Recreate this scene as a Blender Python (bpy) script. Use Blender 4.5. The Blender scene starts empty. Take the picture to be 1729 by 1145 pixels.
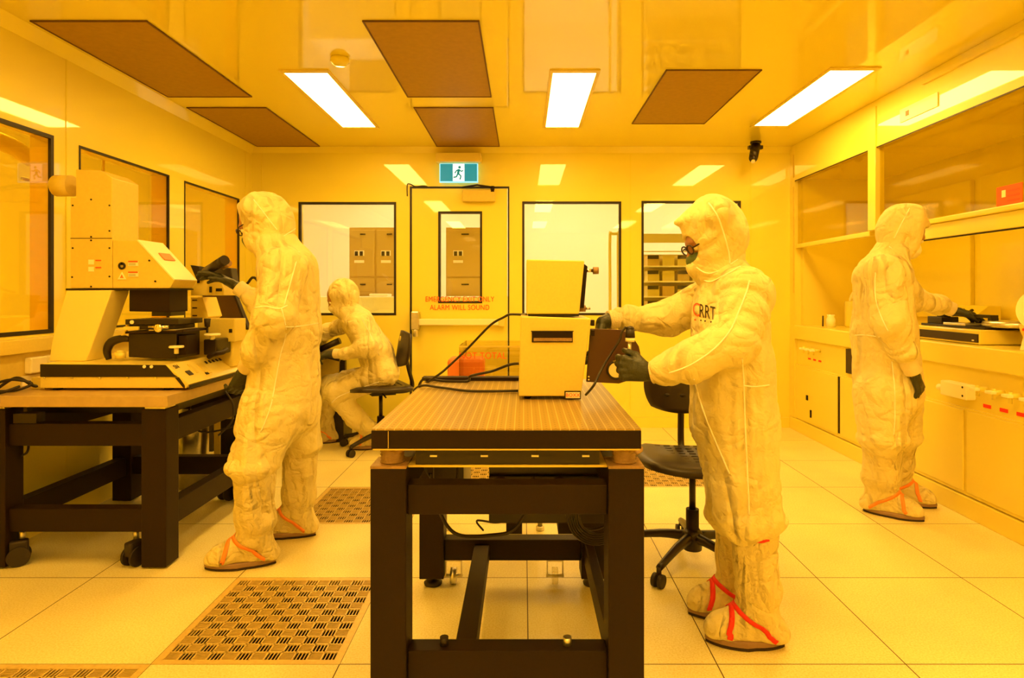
import bpy, bmesh, math, random
import numpy as np
from mathutils import Vector, Matrix, Euler
from mathutils.bvhtree import BVHTree
S = bpy.context.scene
COL = S.collection
random.seed(4)

# ---------------------------------------------------------------- camera, world, exposure
CAMZ, F, VX, VY = 1.18, 1048.0, 884.0, 495.0
cam_d = bpy.data.cameras.new('camera'); cam = bpy.data.objects.new('camera', cam_d); COL.objects.link(cam)
cam.location = (0, 0, CAMZ); cam.rotation_euler = (math.pi/2, 0, 0)
cam_d.sensor_fit = 'HORIZONTAL'; cam_d.sensor_width = 36; cam_d.lens = 36*F/1729
cam_d.shift_x = -(VX-864.5)/1729; cam_d.shift_y = (VY-572.5)/1729
cam_d.clip_start = .05; S.camera = cam
w = bpy.data.worlds.new('world'); S.world = w; w.use_nodes = True
w.node_tree.nodes['Background'].inputs[0].default_value = (1, .5, .08, 1)
w.node_tree.nodes['Background'].inputs[1].default_value = .1
S.view_settings.view_transform = 'Standard'; S.view_settings.look = 'None'
S.view_settings.gamma = 1; S.view_settings.use_curve_mapping = False
S.view_settings.exposure = 0.0
S.cycles.max_bounces = 14; S.cycles.diffuse_bounces = 8; S.cycles.glossy_bounces = 6
S.cycles.transparent_max_bounces = 12; S.cycles.use_denoising = True
S.cycles.caustics_reflective = False; S.cycles.caustics_refractive = False
LIGHT = (1.0, .56, .11); LSTR = 27.5

def W(px, py, Y): return Vector(((px-VX)*Y/F, Y, CAMZ-(py-VY)*Y/F))
def WX(px, Y): return (px-VX)*Y/F
def WZ(py, Y): return CAMZ-(py-VY)*Y/F

# ---------------------------------------------------------------- materials
def mat(name, col, rough=.5, metal=0., coat=0., coat_r=.06, noise=0., nscale=40., bump=0., bscale=60., emis=None, estr=0., spec=.5, sheen=0., trans=0.):
    m = bpy.data.materials.new(name); m.use_nodes = True
    nt = m.node_tree; b = nt.nodes['Principled BSDF']
    b.inputs['Base Color'].default_value = (*col, 1); b.inputs['Roughness'].default_value = rough
    b.inputs['Metallic'].default_value = metal; b.inputs['Coat Weight'].default_value = coat
    b.inputs['Coat Roughness'].default_value = coat_r; b.inputs['Specular IOR Level'].default_value = spec
    b.inputs['Sheen Weight'].default_value = sheen
    if emis: b.inputs['Emission Color'].default_value = (*emis, 1); b.inputs['Emission Strength'].default_value = estr
    if noise or bump:
        tc = nt.nodes.new('ShaderNodeTexCoord')
        if noise:
            n = nt.nodes.new('ShaderNodeTexNoise'); n.inputs['Scale'].default_value = nscale; n.inputs['Detail'].default_value = 5
            nt.links.new(tc.outputs['Object'], n.inputs['Vector'])
            r = nt.nodes.new('ShaderNodeMapRange'); r.inputs[1].default_value = .3; r.inputs[2].default_value = .7
            r.inputs[3].default_value = 1-noise; r.inputs[4].default_value = 1+noise*.3
            nt.links.new(n.outputs['Fac'], r.inputs[0])
            mx = nt.nodes.new('ShaderNodeVectorMath'); mx.operation = 'SCALE'; mx.inputs[0].default_value = col
            nt.links.new(r.outputs[0], mx.inputs['Scale']); nt.links.new(mx.outputs[0], b.inputs['Base Color'])
        if bump:
            n2 = nt.nodes.new('ShaderNodeTexNoise'); n2.inputs['Scale'].default_value = bscale; n2.inputs['Detail'].default_value = 3
            nt.links.new(tc.outputs['Object'], n2.inputs['Vector'])
            bp = nt.nodes.new('ShaderNodeBump'); bp.inputs['Strength'].default_value = bump; bp.inputs['Distance'].default_value = .01
            nt.links.new(n2.outputs['Fac'], bp.inputs['Height']); nt.links.new(bp.outputs[0], b.inputs['Normal'])
            nt.links.new(bp.outputs[0], b.inputs['Coat Normal'])
    if coat >= .8: b.inputs['Coat IOR'].default_value = 1.75
    return m

def glass(name, tint, refl=.10, rough=.0):
    m = bpy.data.materials.new(name); m.use_nodes = True; nt = m.node_tree; nt.nodes.clear()
    o = nt.nodes.new('ShaderNodeOutputMaterial'); mix = nt.nodes.new('ShaderNodeMixShader')
    t = nt.nodes.new('ShaderNodeBsdfTransparent'); t.inputs[0].default_value = (*tint, 1)
    g = nt.nodes.new('ShaderNodeBsdfGlossy'); g.inputs['Roughness'].default_value = rough
    lw = nt.nodes.new('ShaderNodeLayerWeight'); lw.inputs[0].default_value = .5
    pw = nt.nodes.new('ShaderNodeMath'); pw.operation = 'POWER'; pw.inputs[1].default_value = 5
    ma = nt.nodes.new('ShaderNodeMath'); ma.operation = 'MULTIPLY_ADD'; ma.inputs[1].default_value = .8; ma.inputs[2].default_value = refl*.6
    nt.links.new(lw.outputs['Facing'], pw.inputs[0]); nt.links.new(pw.outputs[0], ma.inputs[0]); nt.links.new(ma.outputs[0], mix.inputs[0])
    nt.links.new(t.outputs[0], mix.inputs[1]); nt.links.new(g.outputs[0], mix.inputs[2]); nt.links.new(mix.outputs[0], o.inputs[0])
    return m

M = {}
M['wall'] = mat('wall_panel_paint', (.84,.76,.10), .42, coat=.8, coat_r=.035, bump=.012, bscale=3)
M['ceil'] = mat('ceiling_panel_paint', (.85,.77,.08), .4, coat=1, coat_r=.045, bump=.03, bscale=2.2)
M['cream'] = mat('cream_powder_coat', (.78,.66,.15), .38, coat=.15, noise=.04, nscale=120)
M['cream_light'] = mat('pale_cream_coat', (.88,.78,.28), .38, coat=.15)
M['cream_dark'] = mat('beige_panel', (.70,.57,.12), .45, noise=.05, nscale=60)
M['hoodg'] = mat('hood_gloss_enamel', (.88,.80,.14), .35, coat=1, coat_r=.03)
M['white'] = mat('white_plastic', (.92,.88,.62), .35, coat=.2)
M['hoodw'] = mat('hood_enamel', (.80,.70,.12), .35, coat=.45, coat_r=.05)
M['outer'] = mat('outer_room_paint', (.95,.94,.84), .6)
M['black'] = mat('black_plastic', (.016,.009,.006), .35, noise=.3, nscale=80)
M['frame'] = mat('dark_steel_frame', (.014,.0055,.002), .5, spec=.25, noise=.15, nscale=90, bump=.15, bscale=500)
M['gasket'] = mat('black_gasket', (.012,.006,.003), .5)
M['rubber'] = mat('caster_rubber', (.02,.013,.009), .55)
M['steel'] = mat('brushed_steel', (.75,.72,.6), .28, metal=.9, noise=.1, nscale=50)
M['chrome'] = mat('bright_chrome', (.9,.88,.8), .12, metal=1)
M['vent'] = mat('brown_filter_mesh', (.38,.23,.012), .5, noise=.10, nscale=30)
M['ventrim'] = mat('vent_edge', (.12,.05,.02), .5)
M['lamp'] = mat('lit_diffuser', (.9,.9,.8), .5, emis=LIGHT, estr=LSTR)
M['lamp2'] = mat('outer_lit_diffuser', (.9,.9,.8), .5, emis=(1,.76,.52), estr=12)
M['grate'] = mat('grate_alloy', (.72,.55,.20), .4, metal=.2, noise=.15, nscale=60)
M['pit'] = mat('underfloor_dark', (.012,.006,.002), .9)
def fabric(name, col, crease=.72, cs=4.6):
    m = mat(name, col, .75, sheen=.1); nt = m.node_tree; b = nt.nodes['Principled BSDF']; N = nt.nodes.new; L = nt.links.new
    tc = N('ShaderNodeTexCoord'); prev = None
    for i,(sc,rot,st,dist,bd) in enumerate((((1.2,1.2,.30),(.25,.2,.0),crease,.045,cs),((1,1,1.2),(.7,-.5,.4),crease*.6,.018,cs*1.9),((1,1,1),(0,0,0),.35,.004,cs*9))):
        mp = N('ShaderNodeMapping'); mp.inputs['Scale'].default_value = sc; mp.inputs['Rotation'].default_value = rot; L(tc.outputs['Object'], mp.inputs[0])
        n = N('ShaderNodeTexNoise'); n.inputs['Scale'].default_value = bd; n.inputs['Detail'].default_value = 1.5; n.inputs['Distortion'].default_value = .8; L(mp.outputs[0], n.inputs['Vector'])
        a = N('ShaderNodeMath'); a.operation = 'SUBTRACT'; a.inputs[1].default_value = .5; L(n.outputs['Fac'], a.inputs[0])
        c = N('ShaderNodeMath'); c.operation = 'ABSOLUTE'; L(a.outputs[0], c.inputs[0])
        bp = N('ShaderNodeBump'); bp.inputs['Strength'].default_value = st; bp.inputs['Distance'].default_value = dist*4; L(c.outputs[0], bp.inputs['Height'])
        if prev: L(prev, bp.inputs['Normal'])
        prev = bp.outputs[0]
    L(prev, b.inputs['Normal']); return m
M['suit'] = fabric('cleanroom_fabric', (.78,.70,.36))
M['seam'] = mat('seam_binding', (.98,.96,.88), .7, bump=.2, bscale=200)
M['knit'] = mat('knitted_cuff', (.82,.72,.45), .8, bump=.5, bscale=200)
M['bootf'] = fabric('overboot_fabric', (.74,.65,.32), .7, 7.)
M['sole'] = mat('overboot_sole', (.30,.19,.13), .6)
M['solebot'] = mat('sole_edge', (.03,.015,.01), .6)
M['glove'] = mat('nitrile_glove', (.030,.034,.018), .42, bump=.3, bscale=90)
M['skin'] = mat('skin', (.38,.18,.10), .5)
M['mask'] = mat('face_mask', (.09,.14,.05), .7)
M['maskw'] = mat('white_face_mask', (.88,.84,.7), .7)
M['red'] = mat('red_ribbon', (.85,.03,.02), .6)
M['orange'] = mat('orange_ribbon', (.95,.30,.06), .6)
M['redsign'] = mat('red_sign_film', (.95,.13,.02), .4)
M['ink'] = mat('red_lettering', (.85,.10,.02), .5)
M['inkd'] = mat('dark_lettering', (.03,.015,.01), .5)
M['cable'] = mat('black_cable', (.015,.009,.005), .4)
M['glass'] = glass('amber_window_glass', (.98,.96,.82), .10)
M['oglass'] = glass('orange_window_glass', (.96,.76,.13), .08)
M['sash'] = glass('hood_sash_glass', (.95,.92,.34), .12, .05)
M['acryl'] = glass('clear_acrylic', (.93,.90,.75), .12)
M['panel_or'] = mat('orange_reveal', (.92,.50,.04), .4)
M['locker'] = mat('locker_enamel', (.56,.38,.07), .45)
M['bronze'] = mat('bronze_bellows', (.35,.22,.10), .45, noise=.3, nscale=40, bump=.3, bscale=120)
M['chair'] = mat('black_chair_vinyl', (.030,.020,.014), .38, noise=.1, nscale=60)
M['port'] = mat('port_backing', (.95,.8,.4), .3, coat=.6)
M['door_or'] = mat('orange_crate', (.75,.22,.05), .5)

# floor
def floor_mat():
    m = bpy.data.materials.new('vinyl_floor_tiles'); m.use_nodes = True; nt = m.node_tree; b = nt.nodes['Principled BSDF']
    N = nt.nodes.new; L = nt.links.new
    g = N('ShaderNodeNewGeometry'); sx = N('ShaderNodeSeparateXYZ'); L(g.outputs['Position'], sx.inputs[0])
    def line(sock, off):
        a = N('ShaderNodeMath'); a.operation = 'ADD'; a.inputs[1].default_value = 60-off+.3; L(sock, a.inputs[0])
        c = N('ShaderNodeMath'); c.operation = 'MODULO'; c.inputs[1].default_value = .6; L(a.outputs[0], c.inputs[0])
        d = N('ShaderNodeMath'); d.operation = 'SUBTRACT'; d.inputs[1].default_value = .3; L(c.outputs[0], d.inputs[0])
        e = N('ShaderNodeMath'); e.operation = 'ABSOLUTE'; L(d.outputs[0], e.inputs[0])
        f = N('ShaderNodeMath'); f.operation = 'LESS_THAN'; f.inputs[1].default_value = .0019; L(e.outputs[0], f.inputs[0]); return f.outputs[0]
    mx = N('ShaderNodeMath'); mx.operation = 'MAXIMUM'; L(line(sx.outputs[0], .015), mx.inputs[0]); L(line(sx.outputs[1], .173), mx.inputs[1])
    n = N('ShaderNodeTexNoise'); n.inputs['Scale'].default_value = 160; n.inputs['Detail'].default_value = 4; L(g.outputs['Position'], n.inputs['Vector'])
    n2 = N('ShaderNodeTexNoise'); n2.inputs['Scale'].default_value = 3; n2.inputs['Detail'].default_value = 4; L(g.outputs['Position'], n2.inputs['Vector'])
    cr = N('ShaderNodeValToRGB'); cr.color_ramp.elements[0].position = .35; cr.color_ramp.elements[0].color = (.74,.66,.26,1)
    cr.color_ramp.elements[1].position = .6; cr.color_ramp.elements[1].color = (.86,.80,.45,1); L(n.outputs['Fac'], cr.inputs[0])
    c2 = N('ShaderNodeMapRange'); c2.inputs[1].default_value = .3; c2.inputs[2].default_value = .7; c2.inputs[3].default_value = .9; c2.inputs[4].default_value = 1.03; L(n2.outputs['Fac'], c2.inputs[0])
    vm = N('ShaderNodeVectorMath'); vm.operation = 'SCALE'; L(cr.outputs[0], vm.inputs[0]); L(c2.outputs[0], vm.inputs['Scale'])
    mix = N('ShaderNodeMix'); mix.data_type = 'RGBA'; L(mx.outputs[0], mix.inputs['Factor']); L(vm.outputs[0], mix.inputs['A'])
    mix.inputs['B'].default_value = (.05,.025,.01,1); L(mix.outputs['Result'], b.inputs['Base Color'])
    b.inputs['Roughness'].default_value = .42
    return m
M['floor'] = floor_mat()
def bread_mat():
    m = bpy.data.materials.new('tapped_steel_breadboard'); m.use_nodes = True; nt = m.node_tree; b = nt.nodes['Principled BSDF']
    N = nt.nodes.new; L = nt.links.new
    tc = N('ShaderNodeTexCoord'); sc = N('ShaderNodeVectorMath'); sc.operation = 'SCALE'; sc.inputs['Scale'].default_value = 40; L(tc.outputs['Object'], sc.inputs[0])
    fr = N('ShaderNodeVectorMath'); fr.operation = 'FRACTION'; L(sc.outputs[0], fr.inputs[0])
    sb = N('ShaderNodeVectorMath'); sb.operation = 'SUBTRACT'; sb.inputs[1].default_value = (.5,.5,0); L(fr.outputs[0], sb.inputs[0])
    sp = N('ShaderNodeSeparateXYZ'); L(sb.outputs[0], sp.inputs[0]); cb = N('ShaderNodeCombineXYZ'); L(sp.outputs[0], cb.inputs[0]); L(sp.outputs[1], cb.inputs[1])
    ln = N('ShaderNodeVectorMath'); ln.operation = 'LENGTH'; L(cb.outputs[0], ln.inputs[0])
    lt = N('ShaderNodeMath'); lt.operation = 'LESS_THAN'; lt.inputs[1].default_value = .12; L(ln.outputs['Value'], lt.inputs[0])
    ab = N('ShaderNodeMath'); ab.operation = 'ABSOLUTE'; L(sp.outputs[0], ab.inputs[0])
    gt = N('ShaderNodeMath'); gt.operation = 'GREATER_THAN'; gt.inputs[1].default_value = .44; L(ab.outputs[0], gt.inputs[0])
    m1 = N('ShaderNodeMix'); m1.data_type = 'RGBA'; m1.inputs['A'].default_value = (.42,.31,.10,1); m1.inputs['B'].default_value = (.66,.54,.24,1); L(gt.outputs[0], m1.inputs['Factor'])
    m2 = N('ShaderNodeMix'); m2.data_type = 'RGBA'; m2.inputs['B'].default_value = (.16,.09,.03,1); L(m1.outputs['Result'], m2.inputs['A']); L(lt.outputs[0], m2.inputs['Factor'])
    L(m2.outputs['Result'], b.inputs['Base Color']); b.inputs['Metallic'].default_value = .35; b.inputs['Roughness'].default_value = .3
    return m
M['bread'] = bread_mat()

# ---------------------------------------------------------------- mesh helpers
def tag(o, label=None, cat=None, group=None, kind=None):
    if label: o['label'] = label
    if cat: o['category'] = cat
    if group: o['group'] = group
    if kind: o['kind'] = kind
    return o
def empty(name, loc, label=None, cat=None, group=None):
    o = bpy.data.objects.new(name, None); o.location = loc; o.empty_display_size = .05; COL.objects.link(o)
    return tag(o, label, cat, group)
class MB:
    def __init__(s): s.v = []; s.f = []; s.m = []; s.k = 0; s.sm = []
    def add(s, vs, fs, smooth=False):
        b = len(s.v); s.v += [tuple(p) for p in vs]; s.f += [tuple(b+i for i in f) for f in fs]; s.m += [s.k]*len(fs); s.sm += [smooth]*len(fs); return s
    def box(s, x0, x1, y0, y1, z0, z1):
        v = [(x,y,z) for z in (z0,z1) for y in (y0,y1) for x in (x0,x1)]
        return s.add(v, [(0,2,3,1),(4,5,7,6),(0,1,5,4),(2,6,7,3),(0,4,6,2),(1,3,7,5)])
    def obox(s, c, ax, ay, az, hx, hy, hz):
        c = Vector(c); ax, ay, az = Vector(ax).normalized(), Vector(ay).normalized(), Vector(az).normalized()
        v = [c+ax*i*hx+ay*j*hy+az*k*hz for k in (-1,1) for j in (-1,1) for i in (-1,1)]
        return s.add(v, [(0,2,3,1),(4,5,7,6),(0,1,5,4),(2,6,7,3),(0,4,6,2),(1,3,7,5)])
    def prism(s, poly, d0, d1, axis='y'):
        # poly in the two other axes (x,z for y; y,z for x; x,y for z)
        n = len(poly)
        def P(p, d): return (p[0],d,p[1]) if axis=='y' else ((d,p[0],p[1]) if axis=='x' else (p[0],p[1],d))
        v = [P(p,d0) for p in poly]+[P(p,d1) for p in poly]
        return s.add(v, [tuple(range(n)), tuple(range(2*n-1,n-1,-1))]+[(i,i+n,(i+1)%n+n,(i+1)%n) for i in range(n)])
    def cyl(s, a, b, ra, rb=None, n=20, smooth=True):
        a, b = Vector(a), Vector(b); rb = ra if rb is None else rb
        d = (b-a).normalized(); u = d.orthogonal().normalized(); w_ = d.cross(u)
        v = []
        for c, r in ((a,ra),(b,rb)):
            for i in range(n):
                t = 2*math.pi*i/n; v.append(c+u*math.cos(t)*r+w_*math.sin(t)*r)
        s.add(v, [(i,(i+1)%n,(i+1)%n+n,i+n) for i in range(n)], smooth)
        b0 = len(s.v)-2*n
        s.f += [tuple(b0+i for i in range(n-1,-1,-1)), tuple(b0+n+i for i in range(n))]; s.m += [s.k]*2; s.sm += [False]*2
        return s
    def tube(s, pts, r, n=8, closed=False):
        pts = [Vector(p) for p in pts]; K = len(pts); rings = []; u = None
        for i, p in enumerate(pts):
            a = pts[i-1] if (i or closed) else p; b = pts[(i+1)%K] if (i < K-1 or closed) else p
            d = (b-a); d = d.normalized() if d.length > 1e-9 else Vector((0,0,1))
            if u is None: u = d.orthogonal().normalized()
            u = (u-d*u.dot(d)); u = u.normalized() if u.length > 1e-6 else d.orthogonal().normalized()
            w_ = d.cross(u); rr = r[i] if isinstance(r, (list,tuple)) else r
            rings.append([p+u*math.cos(2*math.pi*j/n)*rr+w_*math.sin(2*math.pi*j/n)*rr for j in range(n)])
        v = [q for R in rings for q in R]; f = []
        for i in range(K if closed else K-1):
            A, B = i*n, ((i+1)%K)*n
            f += [(A+j, A+(j+1)%n, B+(j+1)%n, B+j) for j in range(n)]
        if not closed: f += [tuple(range(n-1,-1,-1)), tuple((K-1)*n+j for j in range(n))]
        return s.add(v, f, True)
    def lathe(s, prof, c=(0,0,0), n=28, axis=(0,0,1), a0=0, a1=2*math.pi):
        c = Vector(c); ax = Vector(axis).normalized(); u = ax.orthogonal().normalized(); w_ = ax.cross(u); v = []
        for r, h in prof:
            for i in range(n):
                t = 2*math.pi*i/n; v.append(c+ax*h+(u*math.cos(t)+w_*math.sin(t))*max(r,1e-4))
        K = len(prof)
        return s.add(v, [(i*n+j, i*n+(j+1)%n, (i+1)*n+(j+1)%n, (i+1)*n+j) for i in range(K-1) for j in range(n)], True)
    def ball(s, c, rx, ry=None, rz=None, n=18):
        ry = rx if ry is None else ry; rz = rx if rz is None else rz; v = []; K = n//2
        for i in range(K+1):
            p = math.pi*i/K
            for j in range(n):
                t = 2*math.pi*j/n; v.append((c[0]+rx*max(math.sin(p),1e-4)*math.cos(t), c[1]+ry*max(math.sin(p),1e-4)*math.sin(t), c[2]+rz*math.cos(p)))
        return s.add(v, [(i*n+j, (i+1)*n+j, (i+1)*n+(j+1)%n, i*n+(j+1)%n) for i in range(K) for j in range(n)], True)
    def build(s, name, mats, parent=None, bevel=0., seg=2):
        me = bpy.data.meshes.new(name)
        off = Vector((0,0,0))
        if parent:
            q = parent
            while q: off += q.location; q = q.parent
        me.from_pydata([tuple(Vector(p)-off) for p in s.v], [], s.f)
        mats = mats if isinstance(mats, list) else [mats]
        for m in mats: me.materials.append(m)
        me.polygons.foreach_set('material_index', s.m); me.polygons.foreach_set('use_smooth', s.sm); me.update()
        bm = bmesh.new(); bm.from_mesh(me); bmesh.ops.recalc_face_normals(bm, faces=bm.faces); bm.to_mesh(me); bm.free()
        o = bpy.data.objects.new(name, me); COL.objects.link(o)
        if parent: o.parent = parent
        if bevel:
            b = o.modifiers.new('edges', 'BEVEL'); b.width = bevel; b.segments = seg; b.limit_method = 'ANGLE'; b.angle_limit = math.radians(40); b.harden_normals = False
        return o
def copy_tree(o, parent=None):
    c = o.copy(); COL.objects.link(c)
    if parent: c.parent = parent
    for ch in list(o.children): copy_tree(ch, c)
    return c
def box(name, m, x0,x1,y0,y1,z0,z1, parent=None, bevel=0.):
    return MB().box(x0,x1,y0,y1,z0,z1).build(name, m, parent, bevel)
def struct(o): o['kind'] = 'structure'; return o
def spline(pts, n=8):
    pts = [Vector(p) for p in pts]; out = []
    for i in range(len(pts)-1):
        p0 = pts[max(i-1,0)]; p1 = pts[i]; p2 = pts[i+1]; p3 = pts[min(i+2,len(pts)-1)]
        for k in range(n):
            t = k/n; out.append(.5*((2*p1)+(p2-p0)*t+(2*p0-5*p1+4*p2-p3)*t*t+(3*p1-p0-3*p2+p3)*t**3))
    out.append(pts[-1]); return out
def text_mesh(name, txt, size, m, loc, right, up, parent=None, align='CENTER', depth=.0004, sx=1.):
    c = bpy.data.curves.new(name, 'FONT'); c.body = txt; c.size = size; c.align_x = align; c.align_y = 'CENTER'; c.extrude = depth; c.space_character = 1.05
    t = bpy.data.objects.new(name, c); COL.objects.link(t)
    dg = bpy.context.evaluated_depsgraph_get(); me = bpy.data.meshes.new_from_object(t.evaluated_get(dg)); bpy.data.objects.remove(t)
    me.materials.clear(); me.materials.append(m)
    r = Vector(right).normalized(); u = Vector(up).normalized(); n_ = r.cross(u)
    off = Vector((0,0,0)); q = parent
    while q: off += q.location; q = q.parent
    l = Vector(loc)-off
    for v in me.vertices: v.co = l+r*v.co.x*sx+u*v.co.y+n_*v.co.z
    o = bpy.data.objects.new(name, me); COL.objects.link(o)
    if parent: o.parent = parent
    return o

# ---------------------------------------------------------------- room shell
XL, XR, YB, ZC, YF = -2.39, 2.34, 5.45, 2.46, -2.2
def holes_wall(name, u0,u1,z0,z1, d0,d1, holes, axis, m):
    """wall slab with rectangular openings; axis 'y' = wall facing along y, u is x"""
    us = sorted({u0,u1,*[h[0] for h in holes],*[h[1] for h in holes]}); zs = sorted({z0,z1,*[h[2] for h in holes],*[h[3] for h in holes]})
    b = MB()
    def inside(a, c): return any(h[0] < a < h[1] and h[2] < c < h[3] for h in holes)
    def solid(i, j):
        if i < 0 or j < 0 or i >= len(us)-1 or j >= len(zs)-1: return False
        return not inside((us[i]+us[i+1])/2, (zs[j]+zs[j+1])/2)
    def P(u,d,z): return (u,d,z) if axis=='y' else (d,u,z)
    for i in range(len(us)-1):
        for j in range(len(zs)-1):
            if not solid(i,j): continue
            a,c,e,g = us[i],us[i+1],zs[j],zs[j+1]
            for d in (d0,d1): b.add([P(a,d,e),P(c,d,e),P(c,d,g),P(a,d,g)], [(0,1,2,3)])
            if not solid(i-1,j): b.add([P(a,d0,e),P(a,d1,e),P(a,d1,g),P(a,d0,g)], [(0,1,2,3)])
            if not solid(i+1,j): b.add([P(c,d0,e),P(c,d1,e),P(c,d1,g),P(c,d0,g)], [(0,1,2,3)])
            if not solid(i,j-1): b.add([P(a,d0,e),P(c,d0,e),P(c,d1,e),P(a,d1,e)], [(0,1,2,3)])
            if not solid(i,j+1): b.add([P(a,d0,g),P(c,d0,g),P(c,d1,g),P(a,d1,g)], [(0,1,2,3)])
    o = struct(b.build(name, m)); return o
# floor with openings for the perforated tiles
grates = [(-1.185,1.973),(-1.785,1.373),(-1.185,3.171),(-.585,3.771),(.615,3.771)]
fb = MB()
xs = [-3.0+.015-.6+.6*k for k in range(0,12)]; ys = [.173-.6*4+.6*k for k in range(0,15)]
def isg(x,y): return any(abs(x-g[0]) < .05 and abs(y-g[1]) < .05 for g in grates)
for x in xs:
    for y in ys:
        if not isg(x,y): fb.box(x,x+.6,y,y+.6,-.03,0)
struct(fb.build('floor', M['floor']))
struct(box('floor_void', M['pit'], -3.6,3.7,-2.3,6.6,-.42,-.40))
holesL = [(1.75,3.155,.978,1.98),(3.335,4.186,.978,1.975),(4.37,5.218,.978,1.972)]
holes_wall('wall_left', YF,YB,0,ZC, XL-.12,XL, holesL, 'x', M['wall'])
holesB = [(-1.976,-1.118,.985,1.98),(-.998,-.125,0.0,2.116),(-.012,.858,.985,1.985),(1.035,1.908,.955,1.99)]
holes_wall('wall_back', XL-.12,3.3,0,ZC, YB,YB+.12, holesB, 'y', M['wall'])
struct(box('wall_front', M['wall'], XL,XR+1,YF-.1,YF,0,ZC))
# ceiling (large glossy panel)
struct(box('ceiling', M['ceil'], XL-.12,XR+1.0,YF,YB+.12,ZC,ZC+.06))
# cove strips along the left and back ceiling edges, panel joints, coved skirting
t = MB(); t.prism([(XL+.001,ZC-.06),(XL+.045,ZC-.001),(XL+.001,ZC-.001)], YF,YB,'y'); struct(t.build('trim_1', M['wall']))
t = MB(); t.prism([(YB-.001,ZC-.05),(YB-.04,ZC-.001),(YB-.001,ZC-.001)], XL,XR,'x'); struct(t.build('trim_2', M['wall']))
struct(box('baseboard_left', M['wall'], XL+.001,XL+.014,YF,YB,0,.09))
struct(MB().box(XL+.01,-1.06,YB-.014,YB-.001,0,.09).box(-.06,XR-.01,YB-.014,YB-.001,0,.09).build('baseboard_back', M['wall']))
struct(MB().box(XL+.001,XL+.004,3.24,3.25,.1,2.4).box(XL+.001,XL+.004,5.33,5.34,.1,2.4).build('trim_3', M['ceil']))
struct(MB().box(-2.30,-2.29,YB-.004,YB-.001,.1,2.4).box(.935,.943,YB-.004,YB-.001,.1,2.4).box(1.99,2.0,YB-.004,YB-.001,.1,2.4).build('trim_4', M['ceil']))

def window(n, axis, h, d, depth, gl):
    """black gasket frame flush with the room side, pane, coloured reveal strip"""
    u0,u1,z0,z1 = h; g = .020 if n in (1,4,5,6) else .012; gd = .03 if axis=='y' else .012
    def bx(b, a,c,e,f,p,q): return b.box(a,c,p,q,e,f) if axis=='y' else b.box(p,q,a,c,e,f)
    s = -1 if axis=='y' else 1
    d1, d0 = sorted((d+s*.003, d-s*gd))
    b = MB(); bx(b,u0,u1,z0,z0+g,d1,d0); bx(b,u0,u1,z1-g,z1,d1,d0); bx(b,u0,u0+g,z0+g,z1-g,d1,d0); bx(b,u1-g,u1,z0+g,z1-g,d1,d0)
    fr = struct(b.build('window_%d'%n, M['gasket'], None))
    p = sorted((d-s*.005, d-s*.010)); b = MB(); bx(b,u0+g,u1-g,z0+g,z1-g,p[0],p[1]); o = b.build('glass_pane', gl, fr); return fr
for i,h in enumerate(holesL): window(i+1,'x',h,XL,.12,M['oglass'])
for i,h in enumerate([holesB[0],holesB[2],holesB[3]]): window(i+4,'y',h,YB,.12,M['glass'])

# door with vision panel
d = struct(MB().box(-.998,-.985,YB-.004,YB+.03,0,2.116).box(-.138,-.125,YB-.004,YB+.03,0,2.116).box(-.985,-.138,YB-.004,YB+.03,2.103,2.116).build('trim_5', M['gasket']))
dm = MB()
x0,x1,vx0,vx1,vz0,vz1 = -.980,-.143,-.749,-.364,1.092,1.898
dm.box(x0,vx0,YB+.002,YB+.045,.01,2.098).box(vx1,x1,YB+.002,YB+.045,.01,2.098).box(vx0,vx1,YB+.002,YB+.045,.01,vz0).box(vx0,vx1,YB+.002,YB+.045,vz1,2.098)
door = struct(dm.build('door_1', M['wall']))
b = MB(); g = .018
b.box(vx0,vx1,YB-.004,YB+.05,vz0,vz0+g).box(vx0,vx1,YB-.004,YB+.05,vz1-g,vz1).box(vx0,vx0+g,YB-.004,YB+.05,vz0+g,vz1-g).box(vx1-g,vx1,YB-.004,YB+.05,vz0+g,vz1-g)
b.build('vision_frame', M['gasket'], door)
box('glass_pane', M['glass'], vx0+g,vx1-g,YB+.01,YB+.018,vz0+g,vz1-g, door)
text_mesh('lettering','EMERGENCY EXIT ONLY',.066,M['ink'],(-.56,YB-.006,1.125),(1,0,0),(0,0,1),door,sx=.80)
text_mesh('lettering','ALARM WILL SOUND',.066,M['ink'],(-.56,YB-.006,1.052),(1,0,0),(0,0,1),door,sx=.80)
# panic bar
pb = empty('panic_bar',(-.56,YB,.92),'long horizontal push bar across the emergency exit door','push bar')
MB().box(-.96,-.17,YB-.055,YB-.02,.90,.955).build('push_bar', M['white'], pb, .006)
MB().box(-.975,-.91,YB-.075,YB-.001,.86,1.02).cyl((-.94,YB-.05,.80),(-.94,YB-.05,.87),.025,n=14).build('latch_unit', M['steel'], pb, .008)
MB().box(-.22,-.165,YB-.06,YB-.001,.89,.965).build('end_bracket', M['cream'], pb, .006)
dc = empty('door_closer',(-.3,YB,2.04),'beige door closer box with folding arm on top of the exit door','door closer')
MB().box(WX(781,5.42),WX(836,5.42),YB-.06,YB-.001,WZ(341,5.42),WZ(321,5.42)).build('closer_body', M['cream_dark'], dc, .008)
MB().tube([(-.53,YB-.03,2.105),(-.40,YB-.10,2.112),(-.25,YB-.05,2.098)],.008).cyl((-.27,YB-.05,2.06),(-.27,YB-.05,2.11),.018).build('closer_arm', M['frame'], dc)
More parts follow.
